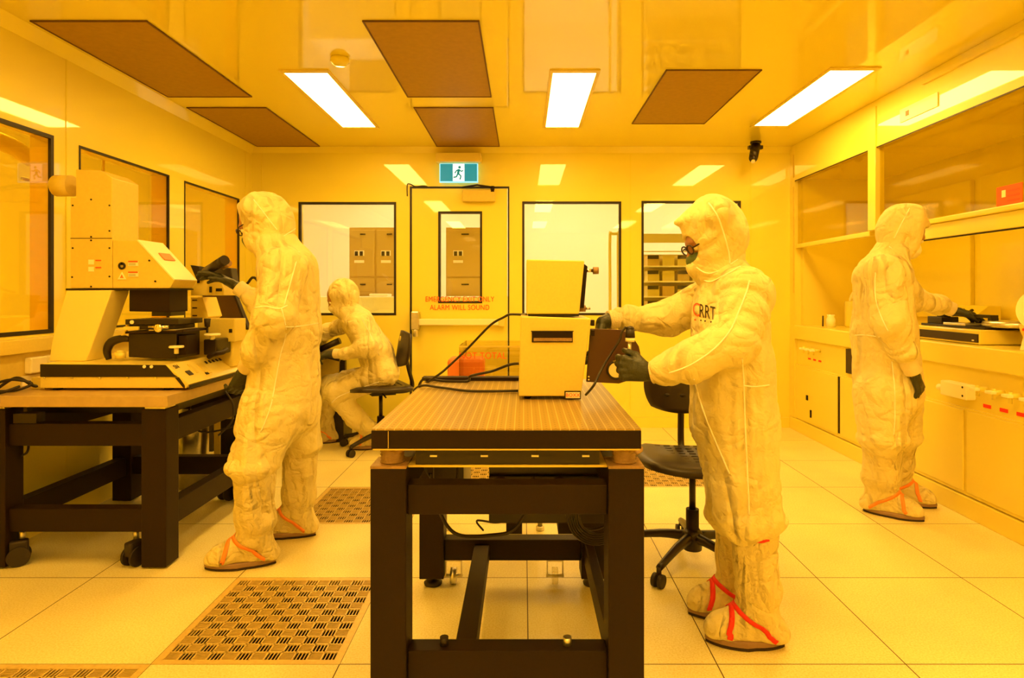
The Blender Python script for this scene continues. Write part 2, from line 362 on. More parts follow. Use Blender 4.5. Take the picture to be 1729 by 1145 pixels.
tag(MB().tube(spline([(-1.02,YB-.006,2.03),(-1.02,YB-.006,2.13),(-.99,YB-.006,2.135),(-.95,YB-.006,2.115),(-.87,YB-.006,2.12),(-.83,YB-.006,2.105)],5),.005,6).build('door_cable', M['cable']),'thin dark cable looped over the corner of the exit door frame','cable')
# exit sign
es = empty('exit_sign',(-.56,YB,2.2),'backlit green running man exit sign above the emergency door','exit sign')
MB().box(WX(737,5.4),WX(813,5.4),YB-.10,YB-.001,WZ(275,5.4),WZ(260,5.4)).build('sign_housing', M['cream'], es, .005)
zx0,zx1,zz0,zz1 = WX(742,5.39),WX(807,5.39),WZ(308,5.39),WZ(276,5.39)
MB().box(zx0,zx1,YB-.06,YB-.04,zz0,zz1).build('light_edge', mat('sign_acrylic_edge',(.1,.3,.4),.3,emis=(.35,.85,1.),estr=1.0), es)
MB().box(zx0+.008,zx1-.008,YB-.063,YB-.06,zz0+.01,zz1-.005).build('sign_face', mat('sign_green',(.0,.05,.08),.4,emis=(.0,.25,.27),estr=1.1), es)
cx=(zx0+zx1)/2; cz=(zz0+zz1)/2; hh=(zz1-zz0)
MB().box(cx-.05,cx+.05,YB-.0645,YB-.063,zz0+.01,zz1-.005).build('white_doorway', mat('sign_white',(.8,.9,.9),.4,emis=(.75,1,1),estr=1.1), es)
rm = MB(); y = YB-.066; k = hh/.165
def limb(p, r): rm.tube([(cx+a*k, y, cz+c*k) for a,c in p], r*k, 6)
rm.ball((cx+.008*k,y,cz+.048*k),.012*k,.002,.012*k,12); limb([(.002,.03),(-.005,-.008)],.011)
limb([(-.005,-.005),(.02,-.028),(.012,-.058)],.007); limb([(-.006,-.008),(-.02,-.035),(-.045,-.04)],.007)
limb([(.002,.028),(-.02,.018),(-.033,-.004)],.0055); limb([(.004,.028),(.022,.012),(.04,.02)],.0055)
rm.build('running_figure', mat('sign_figure',(.0,.2,.18),.4,emis=(.0,.12,.13),estr=1.), es)

# ceiling lights and vents
def ceiling_light(x0,y0,label):
    e = empty('ceiling_light',(x0+.125,y0+.58,ZC),label,'ceiling light','recessed panel lights in the ceiling')
    a,b_ = x0-.02,x0+.27
    MB().box(a,b_,y0-.04,y0,ZC-.008,ZC+.001).box(a,b_,y0+1.17,y0+1.21,ZC-.008,ZC+.001).box(a,x0,y0,y0+1.17,ZC-.008,ZC+.001).box(x0+.25,b_,y0,y0+1.17,ZC-.008,ZC+.001).build('light_frame', M['cream'], e)
    box('diffuser', M['lamp'], x0,x0+.25,y0,y0+1.17,ZC-.006,ZC-.001, e); return e
ceiling_light(-1.385,3.59,'white ceiling light panel in the left row, nearest the left windows')
ceiling_light(.17,3.59,'white ceiling light panel in the middle row, beside the two brown filters')
ceiling_light(1.755,3.55,'white ceiling light panel in the right row, beside the fume hood')
for x in (-1.385,.17,1.755):
    for y in (-1.25,1.15): ceiling_light(x,y,'white ceiling light panel overhead, behind the viewpoint')
def vent(x0,y0,label):
    x1,y1 = x0+.55,y0+1.13
    e = empty('ceiling_filter',((x0+x1)/2,(y0+y1)/2,ZC),label,'air filter','brown mesh air filters in the ceiling')
    g=.008; MB().box(x0,x1,y0,y0+g,ZC-.007,ZC+.001).box(x0,x1,y1-g,y1,ZC-.007,ZC+.001).box(x0,x0+g,y0+g,y1-g,ZC-.007,ZC+.001).box(x1-g,x1,y0+g,y1-g,ZC-.007,ZC+.001).build('filter_frame', M['ventrim'], e)
    box('mesh_face', M['vent'], x0+g,x1-g,y0+g,y1-g,ZC-.004,ZC-.001, e)
vent(-2.316,2.91,'largest brown ceiling filter, beside the left wall'); vent(-.757,2.91,'brown ceiling filter in the centre, nearer of the two in line with the exit sign')
vent(-2.32,4.27,'brown ceiling filter beside the left wall, close to the back wall'); vent(-.757,4.27,'brown ceiling filter directly in front of the exit sign')
vent(.815,3.55,'brown ceiling filter between the middle and right light panels')
tag(MB().lathe([(0.0,-.001),(.05,-.001),(.052,-.02),(.03,-.04),(0,-.042)],(-1.0,3.38,ZC)).build('smoke_detector', M['ceil']),'small pale smoke detector disc on the ceiling','smoke detector')
# security camera
sc_ = empty('security_camera', W(1274,237,5.25),'small black security camera hanging under the ceiling near the right corner','security camera')
c0 = W(1276,238,5.25)
MB().cyl((c0.x,5.25,ZC-.0005),(c0.x,5.25,ZC-.015),.045).cyl((c0.x,5.25,ZC-.01),(c0.x,5.25,c0.z-.01),.010).build('mount', M['black'], sc_)
a = W(1276,250,5.25); b2 = W(1272,267,5.19)
MB().cyl((a.x,a.y,a.z+.02),(b2.x,b2.y,b2.z),.040,.036).ball(tuple(b2),.036).box(a.x-.062,a.x+.055,a.y-.02,a.y+.02,a.z-.01,a.z+.018).build('camera_body', M['black'], sc_)
MB().cyl(tuple(W(1272,271,5.16)),tuple(W(1271.5,273,5.14)),.016).build('lens', M['chrome'], sc_)

# grates
gm = MB(); CW = .0465; mrg = .022
gm.box(0,.6,0,mrg,-.03,0).box(0,.6,.6-mrg,.6,-.03,0).box(0,mrg,mrg,.6-mrg,-.03,0).box(.6-mrg,.6,mrg,.6-mrg,-.03,0)
n = 12; CW = (.6-2*mrg)/n
for i in range(n+1): gm.box(mrg+i*CW-.0028,mrg+i*CW+.0028,mrg,.6-mrg,-.005,-.0005)
for j in range(n+1): gm.box(mrg,.6-mrg,mrg+j*CW-.0028,mrg+j*CW+.0028,-.005,-.0005)
for i in range(n):
    for j in range(n):
        x = mrg+i*CW; y = mrg+j*CW
        if (i+j) % 2:
            for k in (1,2,3): gm.box(x+CW*k/4-.0016,x+CW*k/4+.0016,y,y+CW,-.004,-.001)
        else:
            for k in range(1,7): gm.box(x,x+CW,y+CW*k/7-.0011,y+CW*k/7+.0011,-.0065,-.0022)
proto = None
gl_ = ['large slotted metal floor grate in front, beside the left leg of the optical table','slotted floor grate cut off by the bottom left of the view','slotted floor grate behind the left worker, beside the table leg',
 'slotted floor grate far behind, seen through the optical table','slotted floor grate under the swivel chair behind the right worker']
for (x,y),lb in zip(grates,gl_):
    if proto is None: g = proto = gm.build('floor_grate', M['grate'])
    else: g = proto.copy(); COL.objects.link(g)
    g.location = (x,y,0); tag(g, lb, 'floor grate', 'slotted metal floor grates')

# ---------------------------------------------------------------- neighbouring rooms seen through the glass
struct(box('wall_outer_back', M['outer'], -5.2,4.2,8.6,8.7,-.03,2.9))
struct(box('wall_outer_right', M['outer'], 4.2,4.3,YB+.12,8.6,-.03,2.9))
struct(box('wall_outer_left', M['outer'], -5.3,-5.2,.0,8.6,-.03,2.9))
struct(box('wall_outer_near', M['outer'], -5.2,XL-.13,-.1,.0,-.03,2.9))
struct(MB().box(-5.2,XL-.12,0,8.6,2.8,2.85).box(XL-.12,4.2,YB+.12,8.6,2.8,2.85).build('ceiling_outer', M['outer']))
struct(MB().box(-5.2,-3.6,0,8.6,-.03,0).box(-3.6,4.2,6.6,8.6,-.03,0).build('floor_outer', M['outer']))
for x,y,lb in ((-4.0,2.2,'ceiling light in the side room, beyond the nearest left window'),(-4.0,4.4,'ceiling light in the side room, beyond the far left window'),(-1.6,7.2,'ceiling light in the back room, beyond the left back window'),(.5,7.2,'ceiling light in the back room, beyond the middle back window'),(2.4,7.2,'ceiling light in the back room, beyond the right back window')):
    tag(box('ceiling_light', M['lamp2'], x-.3,x+.3,y-.6,y+.6,2.77,2.795), lb,'ceiling light','lights of the neighbouring rooms')
# lockers
def locker(x0,w_,ncol,label):
    e = empty('locker',(x0+w_/2,7.0,0),label,'locker','grey lockers in the back room')
    z1 = 1.92; MB().box(x0,x0+w_,7.0,7.45,0,z1).build('cabinet_body', M['locker'], e)
    cw = w_/ncol
    for c in range(ncol):
        a = x0+c*cw
        d1 = box('door', M['locker'], a+.012,a+cw-.012,6.985,7.0,1.37,z1-.03, e, .003)
        box('handle', M['frame'], a+cw*.42,a+cw*.62,6.975,6.985,z1-.085,z1-.07, d1)
        MB().box(a+cw*.2,a+cw*.2+.11,6.981,6.985,1.60,1.66).box(a+cw*.2,a+cw*.2+.11,6.981,6.985,1.52,1.55).build('white_label', M['white'], d1)
        MB().box(a+cw*.22,a+cw*.22+.035,6.978,6.981,1.60,1.65).box(a+cw*.22+.055,a+cw*.22+.09,6.978,6.981,1.60,1.65).build('dark_print', M['frame'], d1)
        d2 = box('drawer', M['locker'], a+.012,a+cw-.012,6.985,7.0,.98,1.35, e, .003)
        box('handle', M['frame'], a+cw*.42,a+cw*.62,6.975,6.985,1.27,1.285, d2)
locker(WX(590,7),.60,2,'grey double locker with small white labels behind the left back window')
locker(WX(753,7),.42,1,'tall grey locker behind the vision panel of the exit door')
tag(box('bench', M['outer'], -2.2,-.1,6.35,6.9,0,1.145,None,.01),'white bench top in front of the grey lockers','bench')
tag(box('folded_garment', M['white'], -1.62,-1.42,6.5,6.7,1.146,1.175,None,.012),'white folded garment lying on the bench by the lockers','garment')
# pipe rack and bin shelf beyond
pr = empty('pipe_rack', (.9,6.6,0),'pale bent pipes standing beyond the middle back window','pipes')
x1_,x2_ = WX(1030,6.6),WX(1044,6.6)
for x in (x1_,x2_): MB().tube(spline([(x,6.6,0),(x,6.6,1.2),(x,6.6,WZ(400,6.6)),(x+.03,6.6,WZ(395,6.6)),(x+.2,6.6,WZ(395,6.6))],5),.016).build('pipe', M['cream'], pr)
rack = empty('parts_rack', (1.7,7.0,0),'wall rack of small storage bins beyond the right back window','storage rack')
xa,xb = WX(1085,7.0),WX(1260,7.0)
MB().box(xa-.05,xb,6.98,7.02,WZ(410,7),WZ(395,7)).box(xa-.05,xb,6.98,7.02,WZ(424,7)-.01,WZ(424,7)).build('top_rail', M['cream_dark'], rack)
MB().box(xa-.05,xb,7.08,7.1,.6,1.62).build('back_panel', M['cream_dark'], rack)
for r in range(4):
    z = WZ(435+25*r+15,7)
    box('shelf', M['white'], xa-.05,xb,6.8,7.08,z-.015,z, rack)
for r in range(4):
    z = WZ(435+25*r+15,7)
    for c in range(7):
        x = xa+.02+c*.165
        MB().box(x,x+.13,6.82,7.0,z+.0005,z+.11).build('bin', M['cream_dark'] if (c+r)%3 else M['locker'], rack)
        if c%2==0: box('dark_tag', M['frame'], x+.0,x+.12,6.812,6.82,z+.075,z+.115, rack)
struct(MB().box(xa-.3,2.6,6.3,6.9,0,.72).build('wall_outer_counter', M['cream_dark']))
# side-room contents
tag(box('air_duct', M['locker'], -3.6,-3.0,3.05,3.5,2.0,2.35,None,.01),'grey square air duct near the top of the nearest left window','duct')
tag(MB().tube(spline([(-3.5,3.65,2.2),(-3.5,4.0,2.2),(-3.5,4.35,2.15),(-3.5,4.6,1.9),(-3.5,4.6,0.0)],6),.06,12).build('flexible_duct', M['cream'] ),'bent pale flexible duct beyond the middle left window','duct')
tag(MB().prism([(4.3,1.85),(4.38,1.72),(4.5,1.82),(4.5,1.3),(4.28,1.3)],-3.2,-3.12,'x').build('hanging_garment', M['white']),'white garment hanging on the rail beyond the middle left window','garment')
tag(MB().tube([(-3.15,3.9,1.9),(-3.15,4.7,1.9)],.012).tube([(-3.15,4.65,1.9),(-3.15,4.65,2.79)],.012).build('hanging_rail', M['steel']),'metal hanging rail beyond the middle left window','rail')
tag(MB().box(-5.19,-4.6,1.0,6.2,0,.96).build('side_counter', M['outer']),'long white counter along the far wall of the side room','counter')
tag(MB().box(-5.19,-5.1,1.2,5.0,1.40,1.46).build('light_shelf', M['white']),'thin white wall shelf beyond the nearest left window','shelf')
tag(MB().prism([(2.9,.7),(3.35,.7),(3.35,1.18),(3.1,1.18),(2.9,1.05)],-3.3,-3.0,'x').build('equipment_crate', M['door_or']),'dark orange crate low behind the nearest left window','crate')
tag(MB().cyl((-3.5,6.0,0),(-3.5,6.0,2.0),.06).build('standing_pipe', M['white']),'upright white pipe beyond the far left window','pipe')
tag(MB().box(-3.4,-3.2,5.6,5.85,1.35,1.5).box(-3.33,-3.27,5.7,5.75,0,1.35).build('stool_scale', M['cream_dark']),'brown boxed instrument on a post beyond the far left window','instrument')
# wall trunking below the left windows
tk = empty('service_trunking', (XL,2.6,.8),'cream wall trunking with grey lower face under the left windows','trunking')
MB().box(XL+.001,XL+.07,-1.0,3.9,.90,.965).build('top_ledge', M['cream'], tk, .004)
MB().box(XL+.001,XL+.04,-1.0,3.9,.70,.90).build('lower_face', M['cream_dark'], tk)
for i,(p,yy) in enumerate(((43,2.97),(72,3.08))):
    MB().box(XL+.04,XL+.075,yy-.05,yy+.05,.80,.875).build('plug_box', M['white'], tk, .006)
so = box('power_socket', M['white'], XL+.04,XL+.05,2.90,3.02,.72,.79, tk, .003)
for y in (2.93,2.975): box('socket_hole', M['black'], XL+.05,XL+.052,y,y+.015,.745,.765, so)
# ---------------------------------------------------------------- fume hood along the right wall
HX = XR
hd = empty('fume_hood',(HX,4,0),'long cream fume hood with two glass sash bays filling the right wall','fume hood')
HY0, HY1 = .4, 5.35
PY0, PY1 = 4.11, 4.20     # post between the two bays (y)
MB().box(HX,HX+.9,HY0,HY1,2.15,ZC-.001).build('upper_panel', M['hoodg'], hd)
MB().box(HX,HX+.9,HY1,YB-.001,0,ZC-.001).build('end_panel', M['hoodw'], hd)
MB().box(HX-.012,HX+.05,PY0,PY1,1.60,2.42).build('bay_post', M['hoodw'], hd, .004)
MB().box(HX+.72,HX+.9,HY0,HY1,.905,2.15).build('rear_lining', M['hoodw'], hd)
for k in range(4): box('baffle_panel', M['hoodw'], HX+.69,HX+.72,1.0+k*1.07,1.98+k*1.07,1.0,1.95, hd, .004)
MB().box(HX+.05,HX+.72,HY1-.05,HY1,.905,2.15).build('side_lining', M['hoodw'], hd)
MB().box(HX+.05,HX+.72,HY0,HY0+.03,.905,2.15).build('side_lining', M['hoodw'], hd)
wt = MB().box(HX-.01,HX+.9,HY0,HY1,.787,.905).build('worktop', M['hoodw'], hd, .008)
MB().box(HX+.02,HX+.9,HY0,HY1,.57,.787).build('service_panel', M['hoodw'], hd)
MB().box(HX+.005,HX+.9,HY0,HY1,.11,.57).build('cupboard_body', M['hoodw'], hd)
MB().box(HX-.012,HX+.9,HY0,YB-.015,0,.105).build('plinth', M['hoodw'], hd, .004)
MB().box(HX-.006,HX,HY1,YB-.01,.11,.78).build('corner_strip', M['hoodw'], hd)
# cupboard doors
for k,(y0,y1) in enumerate(((4.62,5.12),(4.10,4.58),(3.3,4.0),(2.55,3.27),(1.8,2.52))):
    dd = box('door', M['hoodw'], HX-.006,HX+.005,y0,y1,.13,.56, hd, .003)
    if k == 0: MB().box(HX-.014,HX-.006,y1-.03,y1-.005,.30,.34).build('hinge', M['frame'], dd); MB().box(HX-.014,HX-.006,y1-.09,y1-.075,.17,.23).build('latch', M['frame'], dd)
MB().box(HX-.001,HX+.004,4.583,4.617,.14,.56).build('door_gap', M['frame'], hd)
MB().box(HX+.006,HX+.02,4.42,4.52,.60,.775).build('black_slot', M['inkd'], hd)
MB().box(HX-.004,HX-.001,HY1+.02,HY1+.035,1.18,2.1).box(HX-.004,HX-.001,HY1+.02,HY1+.035,2.18,2.38).build('panel_gap', M['cream_dark'], hd)
# sashes
def sash(y0,y1,zr0,zr1,name):
    s_ = MB().box(HX+.02,HX+.028,y0,y1,zr1,2.15).build('sash_glass', M['sash'], hd)
    MB().box(HX+.0,HX+.05,y0,y1,zr0,zr1).build('sash_rail', M['hoodw'], hd, .006)
sash(PY1,HY1-.01,1.565,1.60,'far'); sash(HY0,PY0,1.49,1.575,'near')
MB().box(HX-.015,HX+.012,HY0,PY0,1.575,1.605).build('sash_handle', M['hoodw'], hd, .006)
MB().box(HX-.002,HX+.008,HY0,PY0,1.484,1.49).build('rail_lip', M['frame'], hd)
MB().box(HX-.003,HX,HY0,PY0,2.143,2.15).box(HX-.003,HX,PY1,HY1,2.143,2.15).build('opening_edge', M['gasket'], hd)
MB().box(HX-.02,HX-.001,2.85,3.62,2.395,2.41).build('edge_channel', M['hoodw'], hd)
# label and red sign
MB().box(HX-.006,HX-.001,3.50,3.85,2.235,2.315).build('airflow_display', M['white'], hd)
MB().box(HX-.008,HX-.006,3.76,3.79,2.26,2.29).build('display_button', M['redsign'], hd)
ry0,ry1 = HX*F/(1720-VX), HX*F/(1677-VX)
sgn = tag(MB().box(HX+.016,HX+.0195,ry0,ry1,1.605,1.705).build('warning_label', M['redsign']),'orange red warning label stuck on the near hood sash','label')
for i in range(3): MB().box(HX+.0148,HX+.016,ry0+.015,ry0+.09,1.625+i*.024,1.633+i*.024).build('label_print', M['ink'], sgn)
MB().box(HX+.0148,HX+.016,ry1-.06,ry1-.035,1.65,1.685).build('label_symbol', M['white'], sgn)
# services on the front: taps, red labels, junction box
def tap(y, z=.68):
    e = empty('gas_tap',(HX+.02,y,z),'cream gas tap above a red tag on the hood service panel','gas tap','gas taps on the hood front')
    MB().cyl((HX+.02,y,z),(HX-.03,y,z),.013).cyl((HX-.03,y,z+.02),(HX-.03,y,z-.035),.008).build('tap_body', M['hoodw'], e)
    MB().box(HX-.06,HX-.03,y-.022,y+.022,z-.006,z+.010).build('tap_handle', M['white'], e, .004)
for y in (3.16,3.05,2.945,2.84): 
    tap(y,.69)
    t_ = box('service_tag', M['red'], HX+.016,HX+.0195,y-.028,y+.022,.595,.613); tag(t_,'red service tag under a gas tap, near bay of the hood','tag','red service tags on the hood')
for y in (5.12,5.03,4.94):
    tap(y,.72)
    t_ = box('service_tag', M['red'], HX+.016,HX+.0195,y-.02,y+.02,.632,.645); tag(t_,'red service tag under a gas tap, far bay of the hood','tag','red service tags on the hood')
for o in bpy.data.objects:
    if o.name.startswith('gas_tap'): o['label'] = 'cream gas tap above a red tag, %s bay of the hood' % ('near' if o.location.y < 4 else 'far')
jb = tag(MB().box(HX-.035,HX+.02,3.235,3.435,.62,.70).build('junction_box', M['white'],None,.006),'cream junction box on the hood front below the worktop','junction box')
MB().cyl((HX-.01,3.435,.655),(HX-.01,3.48,.655),.018).build('cable_gland', M['white'], jb)
for z in (.64,.685): MB().cyl((HX-.036,3.26,z),(HX-.034,3.26,z),.006,n=10).build('screw', M['frame'], jb)

# things inside the hood
def X2(px, X): return X*F/(px-VX)   # y of a point seen at px on plane x = X
e = empty('rinse_station',(2.75,4.9,.905),'beige container with arched handle standing in the far hood bay','container')
yy = 5.0
MB().lathe([(.0,.001),(.115,.001),(.12,.02),(.12,.20),(.115,.21),(0,.215)],(2.72,yy,.905),24).build('body', M['hoodw'], e)
MB().tube([(2.72-.11*math.cos(a)*.8, yy+.11*math.cos(a)*0-.0, .905+.20+.11*math.sin(a)) for a in [math.pi*k/12 for k in range(13)]],.012).build('handle', M['white'], e)
tag(MB().lathe([(0,.001),(.035,.001),(.035,.06),(.025,.085),(.03,.10),(0,.10)],(2.50,5.05,.905),18).build('small_bottle', M['white']),'small white bottle in front of the beige container in the hood','bottle')
tag(MB().lathe([(0,.001),(.03,.001),(.03,.12),(.02,.15),(.022,.17),(0,.17)],(2.72,4.74,.905),18).build('wash_bottle', M['white']),'taller white bottle beside the beige container in the hood','bottle')
tag(MB().cyl((2.44,5.06,.912),(2.475,5.13,.99),.006,n=8).build('marker_pen', M['inkd']),'dark pen leaning at the left of the small white bottle','pen')
tag(MB().box(2.6,2.8,4.42,4.66,.906,1.03).build('square_canister', M['hoodw'],None,.01),'square cream canister in the hood, just behind the right worker','canister')
# spinner with black front
sp = empty('spin_coater',(2.6,3.3,.905),'low cream instrument with a wide black front strip under the gloved hand','instrument')
ya, yb = X2(1660,2.42), X2(1546,2.42)
MB().box(2.40,2.80,ya,yb,.907,.985).build('housing', M['hoodw'], sp, .006)
MB().box(2.394,2.40,ya+.005,yb-.005,.918,.963).build('black_strip', M['inkd'], sp)
MB().box(2.44,2.78,ya+.02,yb-.02,.985,.998).build('deck', M['black'], sp, .003)
MB().lathe([(0,.0),(.13,.0),(.135,.01),(.13,.03),(.11,.034),(0,.036)],(2.6,3.30,.998),26).build('chuck_ring', M['steel'], sp)
MB().box(2.46,2.56,yb-.18,yb-.05,.998,1.04).cyl((2.52,yb-.1,1.04),(2.52,yb-.1,1.075),.03).build('motor_block', M['black'], sp, .003)
MB().box(2.44,2.60,yb-.40,yb-.22,.998,1.012).build('control_plate', M['steel'], sp, .003)
MB().box(2.50,2.54,ya+.05,yb-.12,1.045,1.062).build('crossbar', M['black'], sp, .002)
for y in (ya+.05,yb-.14): MB().box(2.50,2.54,y,y+.025,.998,1.046).build('bracket', M['black'], sp)
MB().box(2.392,2.395,ya+.03,ya+.045,.925,.932).build('badge', M['white'], sp)
cp = empty('control_console',(2.85,3.6,.905),'cream control console with dark switches against the hood back','control console')
MB().prism([(2.78,.906),(2.98,.906),(2.98,1.10),(2.90,1.10),(2.80,1.02)],X2(1655,2.85),X2(1588,2.85),'y').build('console_body', M['hoodw'], cp, .004)
for i in range(5):
    y = X2(1650,2.85)+.05+i*.075; MB().obox((2.845,y,1.065),(0,1,0),(.78,0,.62),(-.62,0,.78),.008,.016,.006).build('switch', M['inkd'], cp)
bw = empty('process_bowl',(2.45,2.95,.905),'large cream plastic bowl on the hood worktop at the right edge','bowl')
MB().lathe([(.0,.001),(.10,.001),(.14,.03),(.16,.085),(.165,.115),(.152,.115),(.13,.05),(.0,.03)],(2.62,3.02,.905),36).build('bowl', M['cream'], bw)
MB().box(2.50,2.74,2.92,3.11,1.021,1.034).build('lid_plate', M['hoodw'], bw, .003)
for i in range(4): MB().cyl((2.50+.05*i,3.05,1.034),(2.50+.05*i,3.05,1.046),.008,n=10).build('lid_knob', M['frame'], bw)
rl = empty('round_dial',(2.5,2.8,.905),'round white disc on a sloped cream base, cut off by the right edge','instrument')
MB().cyl((2.40,2.86,1.10),(2.44,2.90,1.10),.105,n=32).build('disc', M['white'], rl)
MB().prism([(2.38,.906),(2.52,.906),(2.47,1.02),(2.41,1.02)],2.78,2.98,'y').build('sloped_base', M['white'], rl, .004)
MB().box(2.378,2.382,2.94,2.96,1.0,1.012).build('red_mark', M['red'], rl)

# ---------------------------------------------------------------- optical table in front
ot = empty('optical_table',(0,2.1,0),'dark framed vibration isolation table with a drilled steel top in front','optical table')
TX0,TX1,TY0,TY1,TZ = WX(626.7,1.68), WX(1083,1.68), 1.68, 2.66, .812
MB().box(TX0,TX1,TY0,TY1,.758,.808).build('slab_sides', M['frame'], ot, .002)
MB().box(TX0+.001,TX1-.001,TY0+.001,TY1-.001,.808,TZ).build('steel_top', M['bread'], ot)
MB().box(TX0+.004,TX1-.004,TY0+.001,TY1-.004,.754,.758).build('bottom_skin', M['cream_dark'], ot)
MB().box(TX0+.0455,TX0+.047,TY0-.0006,TY0,.76,.806).build('joint_line', M['cream_dark'], ot)
def xl(px,Y=1.68): return WX(px,Y)
lw = .097; rx0 = WX(625,1.68); rx1 = WX(1088,1.68)
legs = [(rx0,1.68),(rx1-lw,1.68),(rx0,2.47),(rx1-lw,2.47)]
for i,(x,y) in enumerate(legs):
    lg = box('leg', M['frame'], x,x+lw,y,y+.10,.04,.704, ot, .003)
    MB().cyl((x+.048,y+.05,.012),(x+.048,y+.05,.045),.009).lathe([(0,.0),(.035,.0),(.037,.008),(.025,.016),(0,.018)],(x+.048,y+.05,0),24).build('levelling_foot', M['rubber'], lg)
    MB().box(x,x+lw,y,y+.10,.704,.711).build('cap_plate', M['bronze'], lg)
    MB().lathe([(0,.0),(.034,.0),(.034,.004),(.030,.008),(.034,.012),(.030,.017),(.034,.021),(.030,.026),(.034,.030),(.033,.040),(0,.040)],(x+.05,y+.05,.7115),28).build('air_isolator', M['bronze'], lg)
ax,bx = rx0+lw, rx1-lw
MB().box(ax,bx,1.70,1.76,.573,.655).build('upper_beam', M['frame'], ot, .003)
MB().box(ax,bx,1.70,1.76,.118,.200).build('lower_beam', M['frame'], ot, .003)
MB().box(ax,bx,2.49,2.55,.106,.190).build('rear_lower_beam', M['frame'], ot, .003)
MB().box(ax,bx,2.49,2.55,.573,.655).build('rear_upper_beam', M['frame'], ot, .003)
MB().box(-.197,-.137,1.76,2.49,.11,.172).build('floor_beam', M['frame'], ot, .003)
for x in (rx0+.02,rx1-.08): MB().box(x,x+.055,1.78,2.47,.573,.655).build('side_beam', M['frame'], ot, .003)
MB().box(rx1-.085,rx1-.05,1.78,2.47,.10,.19).build('side_floor_beam', M['frame'], ot, .003)
MB().box(ax-.0,bx+.0,1.71,2.3,.700,.706).build('shelf_plate', M['cream_dark'], ot)
MB().box(ax+.02,bx-.02,1.7155,2.4,.7065,.750).build('underside_tray', M['black'], ot)
for i in range(4): MB().box(ax+.06+i*.14,ax+.08+i*.14,1.711,1.7155,.728,.733).build('clip', M['steel'], ot)
for px,nm in ((750,'rubber'),(958,'steel')):
    x = WX(px,1.73); MB().cyl((x,1.73,.2),(x,1.73,.222),.012,n=14).build('bolt_head', M[nm], ot)
for x0 in (rx0+.012,rx1-.035): MB().cyl((x0+.035,1.82,.72),(x0+.05,1.82,.735),.012).tube(spline([(x0+.02,1.80,.735),(x0+.05,1.80,.728),(x0+.03,1.79,.716)],4),.006,6).build('air_fitting', M['bronze'], ot)
# under-table contents
cb = empty('controller_box',(.1,2.2,.5),'black rack controller box slung under the optical table','controller')
MB().box(WX(828,2.2),WX(1015,2.2),2.1,2.42,.40,.56).build('chassis', M['black'], cb, .004)
for px in (845,945):
    x = WX(px,2.1); MB().lathe([(.026,.0),(.026,.012),(.018,.014),(.016,.004)],(x,2.1,.535),20,(0,-1,0)).build('connector', M['frame'], cb)
MB().box(WX(860,2.1),WX(925,2.1),2.092,2.1,.50,.55).build('face_plate', M['frame'], cb)
for x in (-.06,.12): MB().box(x,x+.055,2.15,2.3,.345,.40).build('mount_foot', M['frame'], cb)
MB().box(WX(828,2.2),WX(1015,2.2),2.12,2.16,.56,.699).build('hanger', M['black'], cb)
ps = empty('power_supply',(-.3,2.2,.5),'dark supply box under the left of the optical table','power supply')
MB().box(WX(735,2.15),WX(785,2.15),2.1,2.4,.46,.699).build('case', M['black'], ps, .004)
tag(MB().prism([(-.21,.56),(-.16,.699),(-.02,.699),(-.08,.56)],2.43,2.47,'y').build('support_bracket', M['black']),'black slanted bracket under the middle of the optical table','bracket')
def cable(pts, r, label, m='cable', name='cable', group=None):
    return tag(MB().tube(spline(pts,10), r, 7).build(name, M[m]), label, 'cable', group)
cable([(-.30,2.0,.60),(-.28,2.0,.50),(-.22,2.0,.405),(-.10,2.0,.400),(-.03,2.0,.42),(0.02,2.0,.50),(.03,1.95,.60)],.006,'black cable hanging in a loop under the middle of the optical table')
cable([(-.16,2.46,.24),(-.18,2.4,.30),(-.10,2.3,.33),(-.03,2.2,.38),(0,2.15,.42)],.004,'black cable rising from the rear cross beam of the optical table')
cable([(.10,1.95,.57),(.14,1.98,.47),(.20,2.0,.42),(.27,2.0,.44),(.30,1.95,.57)],.0045,'black cable sagging at the right under the optical table')
cl = MB()
for k in range(6):
    r0 = .060+.006*k
    cl.tube([(.225+r0*math.cos(a)*.95, 1.90+.008*k, .500+r0*.95*math.sin(a)-.004*k) for a in [2*math.pi*i/26 for i in range(26)]],.0042,6,True)
tag(cl.build('coiled_cable', M['cable']),'coil of black cable hanging under the right side of the optical table','cable')
cable([(-.33,1.98,.699),(-.31,2.0,.60),(-.25,2.02,.55),(-.22,2.05,.57),(-.23,2.07,.699)],.004,'thin cable looping beneath the left side of the table top')
# retractable casters under the rear beam
for i,(x,lb) in enumerate(((WX(937,2.52),'small silver fork caster under the rear of the optical table, right of centre'),(WX(766,2.52),'small silver caster under the rear of the optical table, near its left foot'))):
    c = empty('caster',(x,2.52,0),lb,'caster')
    MB().box(x-.03,x+.03,2.50,2.54,.098,.1055).box(x-.034,x-.029,2.51,2.53,.03,.10).box(x+.029,x+.034,2.51,2.53,.03,.10).cyl((x-.036,2.52,.034),(x+.036,2.52,.034),.007,n=12).build('fork', M['steel'], c)
    MB().cyl((x-.012,2.52,.033),(x+.012,2.52,.033),.0325,n=24).build('wheel', M['acryl'] if i==0 else M['steel'], c)

# box instrument on the optical table
ins = empty('instrument_box',(.1,2.2,TZ),'yellow lit cream metal instrument box with recessed slot handle on the optical table','instrument')
y0_,z0_ = 2.14, TZ+.012
bxL,bxR = WX(876,y0_), WX(981,y0_)
